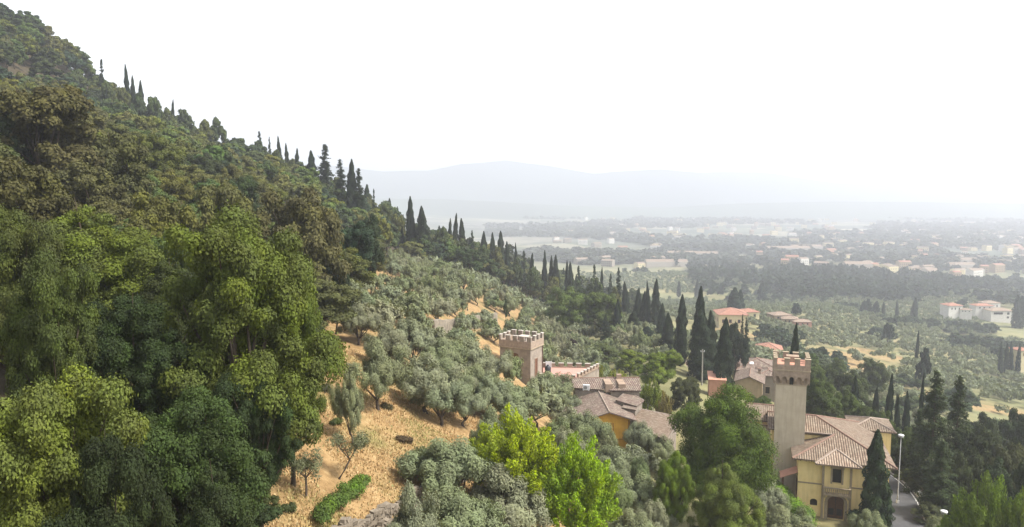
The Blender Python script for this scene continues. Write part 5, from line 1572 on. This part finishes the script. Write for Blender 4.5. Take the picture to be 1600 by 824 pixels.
# yellow gabled house, ridge running away from the camera
yx, yl, yr, yf, yb = 12.5, 6.9, 16.0, 92.0, 103.0
zr, zl_, zr_ = -28.1, -30.0, -29.2
slab('left_slope', [(yl, yf - .6, zl_), (yx, yf - .6, zr), (yx - .3, yb, zr), (yl + .3, yb - 1, zl_ + .05)], M['tile_old'], caps=[((yx, yf - .6, zr + .03), (yx - .3, yb, zr + .03))], cm=M['ridge_pale'])
slab('right_slope', [(yx, yf - .6, zr), (yr, yf - .6, zr_), (yr, yb - 2.5, zr_), (yx - .3, yb, zr)], M['tile_old'])
mb = MB()
wl0, wr0 = yl + .5, yr - .75
zat = lambda x: (zr + (zl_ - zr) * (yx - x) / (yx - yl) if x < yx else zr + (zr_ - zr) * (x - yx) / (yr - yx)) - .17
mb.poly([(wl0, yf, -38), (wr0, yf, -38), (wr0, yf, zat(wr0)), (yx, yf, zat(yx)), (wl0, yf, zat(wl0))])
mb.poly([(wl0, yb - 1, -38), (wl0, yf, -38), (wl0, yf, zat(wl0)), (wl0, yb - 1, zat(wl0))])
mb.build('yellow_wall', M['deep_ochre'], sh)
mb = MB(); mb.poly([(wr0, yf, -38), (wr0, yb, -38), (wr0, yb, zat(wr0)), (wr0, yf, zat(wr0))]); mb.box(wr0 + .01, wr0 + .9, yf + .1, yf + 6, -38, zat(wr0) - .3); mb.build('stone_return', M['stone'], sh)
mb = MB(); mb.box(wl0, wr0, yf - .05, yf - .003, -31.95, -31.8); mb.build('string_course', plain('ochre_trim', (.52, .30, .05), None, 3), sh)
mb = MB()
mb.box(12.3, 12.42, yf - .06, yf - .004, -31.6, -29.9); mb.box(13.05, 13.17, yf - .06, yf - .004, -31.6, -29.9); mb.box(12.3, 13.17, yf - .06, yf - .004, -29.9, -29.75); mb.build('blind_niche', plain('niche_trim', (.50, .27, .05), None, 3), sh)
mb = MB(); mb.tube([(wr0 - .15, yf - .08, -38), (wr0 - .15, yf - .08, zat(wr0) - .2), (yr - .1, yf - .5, zr_ - .1)], [.06, .06, .06], 6); mb.build('downpipe', M['rust'], sh)
mb = MB(); mb.tube([(yr + .05, yf - .6, zr_ - .1), (yr + .05, yb - 2.5, zr_ - .1)], [.08, .08], 6); mb.build('gutter', M['rust'], sh)
mb = MB(); mb.tube([(yl - .05, yf + 2.5, zl_ + .05), (yl + .15, yb - 1, zl_ + .1)], [.09, .09], 6); mb.build('verge', M['cap'], sh)
# right-hand stepped roofs
R3 = [Pz(962, 625, 97), Pz(995, 635, 95.5), Pz(1006, 626, 98.5), Pz(978, 610.5, 102)]
slab('stepped_roof', R3, M['tile_old'], caps=[(R3[2], R3[3])], cm=M['ridge_pale'])
R4 = [Pz(972, 637, 95), Pz(994, 641, 94.3), Pz(996, 632, 97), Pz(975, 629, 97.6)]
slab('porch_roof', R4, M['tile_old'])
mb = MB(); prism(mb, inset(R3, .88, .3), -38); prism(mb, inset(R4, .85, .3), -38); mb.build('stepped_wall', M['stone'], sh)
R5 = [Pz(985, 660, 92.5), Pz(1012, 672, 90.0), Pz(1040, 690, 87.5), Pz(1062, 651, 95.5), Pz(1002, 641, 97.5)]
pl = [(R5[0][0], R5[0][1]), (R5[1][0], R5[1][1]), (R5[2][0], R5[2][1]), (R5[3][0], R5[3][1]), (R5[4][0], R5[4][1])]
# put the five corners on one plane
A_ = np.array([[p[0], p[1], 1] for p in R5]); zz_ = np.linalg.lstsq(A_, np.array([p[2] for p in R5]), rcond=None)[0]
R5 = [(p[0], p[1], float(np.dot(zz_, [p[0], p[1], 1]))) for p in R5]
slab('low_roof', R5, M['tile'], caps=[(R5[3], R5[4])], cm=M['ridge_pale'])
mb = MB(); prism(mb, inset(R5, .88, .3), -39); mb.build('low_wall', M['stone'], sh)
# air conditioner on the roof edge
p = P(916, 609, 100.6); ac = emp('air_conditioner', 'white air conditioning unit on the tiled roof edge', 'air conditioner', (p.x, p.y, p.z - .12), R(-10))
mb = MB(); mb.box(-.48, .48, -.2, .2, .1, .82); mb.box(-.4, -.3, -.2, .2, 0, .1); mb.box(.3, .4, -.2, .2, 0, .1); mb.build('casing', M['whitep'], ac)
mb = MB(); mb.tube([(-.1, -.205, .46), (-.1, -.23, .46)], [.27, .27], 16); mb.build('fan_grille', M['metal'], ac)
# sheet roofed shelter with garden chair below
sr = emp('shelter', 'small open shelter with a grey sheet roof below the yellow wall', 'shelter', (13.0, 85.0, -34.6), R(-6))
mb = MB()
a, b, c_, d_ = (-1.5, -1.0, 2.55), (1.75, -1.0, 2.4), (1.9, 1.2, 3.1), (-1.6, 1.2, 3.2)
tiles(mb, [a, b, c_, d_], .06); mb.build('sheet_roof', M['corrug'], sr)
for x, y in ((-1.35, -.9), (1.6, -.9), (-1.4, 1.0), (1.7, 1.0)):
    mb = MB(); mb.box(x - .05, x + .05, y - .05, y + .05, -1, 2.5); mb.build('post', M['wood'], sr)
gc = emp('garden_chair', 'white garden chair under the grey sheet roof', 'chair', (12.3, 83.5, -34.9), R(20))
mb = MB(); mb.box(-.28, .28, -.26, .26, .40, .45); mb.build('seat', M['whitep'], gc)
mb = MB(); mb.box(-.28, .28, .24, .29, .45, 1.0); mb.build('backrest', M['whitep'], gc)
for x in (-.25, .25):
    for y in (-.23, .25):
        mb = MB(); mb.box(x - .025, x + .025, y - .025, y + .025, -.3, .40); mb.build('leg', M['whitep'], gc)
# ------------------------------------------------------------------ hamlet houses uphill of the tower
def house(name, label, loc, rz, w, d, h, mat, tmat, slope=.33, kind='hip', wins=(), ch=(), base=3, ov=.5, axis='x', fr=None, cat='house', pane=None):
    e_ = emp(name, label, cat, loc, rz)
    print('HOUSE', label[:40], round(loc[2] - Hs(loc[0], loc[1]), 1), 'h', round(h, 1))
    rise = slope * ((d if axis == 'x' else w) / 2 + ov)
    if kind == 'hip':
        body_mesh(e_, 0, w, 0, d, -base, h, mat); _, zr_ = hip_roof(e_, 0, w, 0, d, h, slope, tmat, ov)
    else:
        body_mesh(e_, 0, w, 0, d, -base, h, mat, axis, slope * ((d if axis == 'x' else w) / 2)); _, zr_ = hip_roof(e_, 0, w, 0, d, h + .02, slope, tmat, ov, axis, gable=True)
    for f_, u, v, a, b in wins: window(e_, f_, u, v, a, b, (0, w, 0, d), fr or M['trim'], pane or M['dark'])
    for x, y, hh in ch: chimney(e_, x, y, h + slope * min(x, y, w - x, d - y), hh)
    return e_
# big brown roofed house: left front corner at px 1150
p = P(1150, 578, 168)
bh = house('farmhouse', 'large ochre farmhouse with a broad brown hipped roof and skylights', (p.x, p.y, -49), R(-14), 10.0, 11, p.z + 49, M['beige'], M['tile_old'], .34,
      wins=(('f', 7.6, 3.2, .8, 1.3), ('f', 5.2, 3.2, .8, 1.3), ('r', 2, 3.2, .9, 1.3)), ch=((.6, 1.2, .9),))
for x in (3.2, 8.6):
    mb = MB(); y = 2.4; z = p.z + 49 + .34 * (y + .5)
    tiles(mb, [(x, y, z + .06), (x + .9, y, z + .06), (x + .9, y + 1.0, z + .40), (x, y + 1.0, z + .40)], .05); mb.build('skylight', M['whitep'], bh)
p = P(1150, 600, 155)
house('gabled_annex', 'small gabled plaster annex in front of the brown roofed farmhouse', (p.x, p.y, -49), R(-20), 5.4, 8, p.z + 49.6, M['beige'], M['tile_old'], .42, 'gable', axis='y', base=3, wins=(), ch=((4.6, 6.5, 1.0),))
p = P(1186, 597, 160)
house('stone_annex', 'narrow grey annex squeezed between gabled annex and tall tower', (p.x, p.y, -49), R(-16), 4.2, 6, p.z + 50.6, M['grey_wall'], M['tile_old'], .3, wins=(('f', 1.4, 4.2, .9, 1.5),))
p = P(1108, 600, 140)
sb = emp('salmon_outbuilding', 'flat salmon plastered outbuilding at the foot of the dark cypresses', 'outbuilding', (p.x, p.y, -46.5), R(-12))
mb = MB(); mb.box(0, 2.4, 0, 4, -3, p.z + 46.5 + .9); mb.box(2.4, 3.2, .3, 4, -3, p.z + 46.5 + 1.0); mb.build('wall', M['salmon'], sb)
mb = MB(); tiles(mb, [(-.2, -.2, p.z + 46.5 + .92), (3.3, -.2, p.z + 46.5 + .92), (3.3, 4.2, p.z + 46.5 + 1.6), (-.2, 4.2, p.z + 46.5 + 1.6)], .1); mb.build('roof', M['salmon'], sb)
p = P(1066, 572, 178)
house('grey_roofed_house', 'small pale house with a grey roof half hidden by cypresses', (p.x, p.y, -50), R(-8), 6, 6, p.z + 50, M['beige'], M['tile_old'], .28, wins=(('f', 1.2, 2.2, 1.0, 1.6), ('f', 3.6, 2.2, 1.0, 1.6)))
p = P(1090, 585, 172)
house('tiled_shed', 'low tiled shed with a rusty rail left of the dark cypresses', (p.x, p.y, -50.5), R(-8), 4, 5, p.z + 50.5, M['grey_wall'], M['tile'], .3, wins=(('f', 1.4, .9, .9, 1.2),))
p = P(1181, 548, 262)
house('pink_roofed_house', 'yellow house with a bright pink-red hipped roof in the hollow', (p.x, p.y, p.z - 5.5), R(-16), 9.2, 11, 5.5, M['cream'], M['tile_red'], .40, ov=.6,
      wins=(('f', 3.4, 3.2, .8, 1.3), ('f', 5.4, 3.2, .8, 1.3), ('f', 7.4, 3.4, .6, .8), ('f', 1.2, 3.2, .8, 1.3)), fr=M['white'])
p = P(1124, 491.5, 345)
house('yellow_house', 'square yellow house with a pale red hipped roof above the cypresses', (p.x, p.y, p.z - 7), R(-6), 13, 13, 7, M['cream'], M['tile_red'], .34, ov=.9,
      wins=(('f', 8.7, 3.0, 1.2, 1.6), ('f', 4.6, 3.0, 1.2, 1.6), ('f', 1.4, 3.0, 1.2, 1.6), ('l', 3, 3, 1.1, 1.6), ('l', 8, 3, 1.1, 1.6)), fr=M['salmon'])
p = P(1160, 488, 372)
house('distant_house', 'low distant house with a pink roof right of the yellow one', (p.x, p.y, p.z - 5), R(4), 9, 8, 5, M['cream'], M['tile_red'], .3, wins=(('f', 2, 2.5, 1.1, 1.3), ('f', 6, 2.5, 1.1, 1.3)))
for (px, py, D, w, d, h, wm, tm, lab) in [
    (1210, 493, 390, 10, 8, 3.6, 'beige', 'tile_pale', 'long low pale roofed farm shed in the valley grove'),
    (1222, 498, 385, 8, 7, 3.4, 'beige', 'tile_pale', 'second low pale roofed shed below the long one in the valley grove'),
    (1241, 503, 380, 9, 6, 3, 'salmon', 'tile_pale', 'low pinkish roofed shed right of the pale ones in the valley grove'),
    (1483, 478, 545, 11, 10, 6.2, 'white', 'tile_red', 'left white cottage with a reddish roof in the valley'),
    (1525, 478, 560, 14, 8, 4.2, 'white', 'tile_red', 'low white building with a pink roof between the two taller white ones'),
    (1541, 474, 570, 12, 9, 6.5, 'white', 'tile_pale', 'tallest white villa block standing behind the others'),
    (1549, 486, 550, 17, 10, 6.4, 'white', 'tile_pale', 'boxy white villa with a dark loggia in front of the others'),
    (1302, 440, 800, 20, 14, 9, 'cream', 'tile_red', 'small pale orange farmhouse in front of the town'),
    (1293, 436, 830, 14, 10, 6, 'white', 'tile_red', 'low white annex left of the pale orange farmhouse'),
    (1593, 548, 330, 6, 6, 4, 'cream', 'tile_red', 'small cream house behind the row of little cypresses at the right edge'),
    (1500, 484, 545, 8, 5, 3, 'white', 'tile_pale', 'low white garden wall house between cottage and villa')]:
    p = P(px, py, D); zg = Hs(p.x, D)
    wins = tuple(('f', w * k, h * .5, w * .09, h * .25) for k in (.18, .42, .72)) if w > 7 else (('f', 2, 1.5, 1, 1.2),)
    if 'loggia' in lab: wins = (('f', 2.0, 3.6, 7, 1.6), ('f', 12.2, 3.4, 2, 1.8), ('f', 12.2, .6, 1.8, 1.5))
    house('cottage', lab, (p.x, D, p.z - h), R(random.uniform(-20, 10)), w, d, h, M[wm], M[tm], .3, wins=wins, base=max(8, p.z - h - zg + 2), fr=M[wm])

# ------------------------------------------------------------------ terrace walls on the slope
def poly_wall(name, label, pts, h, t, mat, down=1.2, cap=None, jag=.12, zfix=None):
    r = np.random.default_rng(len(pts)); mb = MB()
    P_ = []
    for i in range(len(pts) - 1):
        a, b = np.array(pts[i], float), np.array(pts[i + 1], float); k = max(1, int(np.linalg.norm(b - a) / .5))
        for q in range(k): P_.append(a + (b - a) * q / k)
    P_.append(np.array(pts[-1], float))
    o0 = Vector((P_[0][0], P_[0][1], Hs(*P_[0])))
    rows = []
    for i, p in enumerate(P_):
        a = P_[max(i - 1, 0)]; b = P_[min(i + 1, len(P_) - 1)]; tt = (b - a) / np.linalg.norm(b - a); n = np.array([tt[1], -tt[0]])
        z = max(Hs(p[0] - n[0], p[1] - n[1]), Hs(p[0] + n[0], p[1] + n[1])) if zfix is None else zfix
        p = p + n * r.normal() * jag * .5
        zt_ = z + h + r.normal() * jag
        rows.append([(p[0] - n[0] * t / 2, p[1] - n[1] * t / 2, z - down), (p[0] - n[0] * t / 2, p[1] - n[1] * t / 2, zt_), (p[0] + n[0] * t / 2, p[1] + n[1] * t / 2, zt_ - .03), (p[0] + n[0] * (t / 2 + .12), p[1] + n[1] * (t / 2 + .12), z - down)])
    for i in range(len(rows) - 1):
        for k in range(3): mb.poly([rows[i][k], rows[i][k + 1], rows[i + 1][k + 1], rows[i + 1][k]])
    mb.poly(rows[0][::-1]); mb.poly(rows[-1])
    mb.v = [(v[0] - o0.x, v[1] - o0.y, v[2] - o0.z) for v in mb.v]
    o = mb.build(name, mat); o.location = o0
    tag(o, label, 'wall'); return o
def rubble(name, label, pts, h, t, mat, seed=3):
    """dry wall of separate uneven stones"""
    r = np.random.default_rng(seed); mb = MB(); o0 = Vector((pts[0][0], pts[0][1], Hs(*pts[0])))
    for i in range(len(pts) - 1):
        a, b_ = np.array(pts[i], float), np.array(pts[i + 1], float); L = np.linalg.norm(b_ - a); d = (b_ - a) / L; n = np.array([d[1], -d[0]])
        for q in np.arange(0, L, .30):
            hh = h * (.75 + .35 * math.sin(q * 1.3 + i * 2)) * (r.random() > .06)
            for k in range(int(hh / .2) + 2):
                for sde in (-.5, .5):
                    c_ = a + d * (q + r.uniform(-.08, .08)) + n * (sde * t * (1 - k * .08) + r.uniform(-.05, .05))
                    z = min(Hs(c_[0] + n[0] * .8, c_[1] + n[1] * .8), Hs(c_[0], c_[1])) - .1 + k * .19
                    w_, d_, h_ = r.uniform(.14, .27), r.uniform(.13, .22), r.uniform(.09, .14)
                    M_ = Matrix.Rotation(r.uniform(-.5, .5) + math.atan2(d[1], d[0]), 3, 'Z') @ Matrix.Rotation(r.uniform(-.2, .2), 3, 'X')
                    cs_ = [M_ @ Vector((sx * w_ * r.uniform(.8, 1.1), sy * d_ * r.uniform(.8, 1.1), sz * h_ * r.uniform(.8, 1.1))) + Vector((c_[0], c_[1], z)) - o0 for sx, sy, sz in ((-1, -1, -1), (1, -1, -1), (1, 1, -1), (-1, 1, -1), (-1, -1, 1), (1, -1, 1), (1, 1, 1), (-1, 1, 1))]
                    for f in ((0, 3, 2, 1), (4, 5, 6, 7), (0, 1, 5, 4), (1, 2, 6, 5), (2, 3, 7, 6), (3, 0, 4, 7)): mb.poly([cs_[x] for x in f])
    o = mb.build(name, mat); o.location = o0
    tag(o, label, 'wall'); return o
M['rubble'] = plain('rubble_stone', (.30, .25, .19), (.16, .13, .095), 1.8, bmp=.6)
rubble('drystone_wall', 'tumbled dry stone terrace wall running down the dry grass slope', [p for p in WALL_A if p[1] > 33], .75, .5, M['rubble'])
q = [onground(*a) for a in ((676, 526), (712, 520), (760, 512), (775, 505))]
poly_wall('retaining_wall', 'grey stone retaining wall below the pale bank in the grove', q, 1.7, .6, M['drystone'], 2.0, jag=.06)
print('walls ok')

# ------------------------------------------------------------------ town on the plain
def box_house(mbw, mbr, x, y, z, w, d, h, a):
    c_, s_ = math.cos(a), math.sin(a)
    def T_(u, v, q): return (x + u * c_ - v * s_, y + u * s_ + v * c_, z + q)
    lo = [T_(0, 0, -6), T_(w, 0, -6), T_(w, d, -6), T_(0, d, -6)]; hi = [T_(0, 0, h), T_(w, 0, h), T_(w, d, h), T_(0, d, h)]
    for k in range(4): mbw.poly([lo[k], lo[(k + 1) % 4], hi[(k + 1) % 4], hi[k]])
    r1, r2 = T_(0, d / 2, h + d * .17), T_(w, d / 2, h + d * .17)
    mbr.poly([hi[0], hi[1], r2, r1]); mbr.poly([hi[2], hi[3], r1, r2]); mbw.poly([hi[0], r1, hi[3]]); mbw.poly([hi[1], hi[2], r2])
town = []
rr = random.Random(5)
for _ in range(12000):
    D = rr.uniform(950, 3100); px = rr.uniform(860, 2000)
    x = (px - 800) / F * D
    dens = .55 + .6 * float(wob(np.array(x), np.array(D), 260, 9)) + .9 * float(sm(1250, 1450, px) * (1 - sm(1700, 2300, D))) - .35 * float(sm(0, 1, (1150 - px) / 150.0))
    if rr.random() > dens * .055: continue
    town.append((D, x, px))
town.sort(key=lambda t: t[0] + (1e5 if t[2] > 1640 else 0))
vm = []
for k, (wm, tm) in enumerate((('white', 'tile_pale'), ('cream', 'tile'), ('cream', 'tile_pale'), ('beige', 'tile_red'), ('grey_wall', 'tile_pale'))):
    for j in range(3):
        w, d, h = rr.uniform(10, 20), rr.uniform(9, 13), rr.choice([6, 7, 9, 11])
        mw, mr = MB(), MB(); box_house(mw, mr, -w / 2, 0, 0, w, d, h, 0)
        # storeys of windows
        mwin = MB()
        for fl in range(int(h // 3)):
            for q in range(int(w // 3)): mwin.box(-w / 2 + 1 + q * 3, -w / 2 + 2 + q * 3, -.06, -.003, 1 + fl * 3, 2.4 + fl * 3)
        vm.append((mw.mesh('wall', M[wm]), mr.mesh('roof', M[tm]), mwin.mesh('window', M['dark'])))
print('town', len(town))
zone = lambda px: 'near the left of the town' if px < 1200 else ('in the middle of the town' if px < 1400 else 'in the dense right part of the town')
ind = town[:260]
for i, (D, x, px) in enumerate(ind):
    a, b, c_ = vm[rr.randrange(len(vm))]
    zn = zone(px)
    r_ = emp('town_house', 'small hazy house ' + zn, 'house', (x, D, Hs(x, D)), rr.uniform(-.6, .6), 'houses ' + zn)
    for me_, nm in ((a, 'wall'), (b, 'roof'), (c_, 'windows')):
        o = bpy.data.objects.new(nm, me_); COL.objects.link(o); o.parent = r_
mw, mr = MB(), MB()
for D, x, px in town[260:]:
    big = rr.random() < .12
    box_house(mw, mr, x, D, Hs(x, D), rr.uniform(30, 60) if big else rr.uniform(10, 20), rr.uniform(9, 16), rr.uniform(6, 12), rr.uniform(-.6, .6))
tag(mw.build('town', M['beige']), 'pale far-off houses of the town fading into haze', kind='stuff')
tag(mr.build('town_roofs', M['tile_pale']), 'pinkish roofs of the far-off town', kind='stuff')
ft = []
for _ in range(7200):
    D = rr.uniform(1100, 3200); px = rr.uniform(760, 2000); x = (px - 800) / F * D
    if float(wob(np.array(x), np.array(D), 210, 12)) < -.1: continue
    ft.append((x, D, Hs(x, D) - 1, rr.uniform(8, 14), rr.uniform(16, 34)))
mass('far_trees', 'hazy trees scattered through the town and fields', ft, tiny_b, (.085, .105, .07))  # crowns paler than the nearer woods, part of the haze put into their colour
# long pale warehouses
for px, py, D, w, lab in [(1044, 416, 1250, 44, 'long pinkish warehouse left of the fields'), (1066, 415, 1250, 60, 'longest pinkish warehouse beside the first'), (1098, 414, 1260, 18, 'short white block ending the warehouse row'),
                      (1200, 411, 1350, 80, 'long pale greenhouse roofed hall beyond the woods'), (1238, 408, 1400, 60, 'second pale hall beside the greenhouse roofed one'),
                      (1010, 428, 1050, 60, 'low pale hall near the ridge foot'), (1322, 425, 950, 34, 'long reddish roofed hall in front of the town'), (1450, 427, 980, 16, 'square bluish white block at the town edge'),
                      (1480, 418, 1100, 46, 'pale long block in the dense town'), (1500, 422, 1150, 30, 'cream apartment block in the dense town')]:
    p = P(px, py, D); mw, mr = MB(), MB(); box_house(mw, mr, 0, 0, 0, w, 18, 8, 0)
    r_ = emp('warehouse', lab, 'warehouse', (p.x, D, Hs(p.x, D) + 1), rr.uniform(-.1, .1))
    mw.build('wall', M['cap'], r_); mr.build('roof', M['tile_pale'], r_)
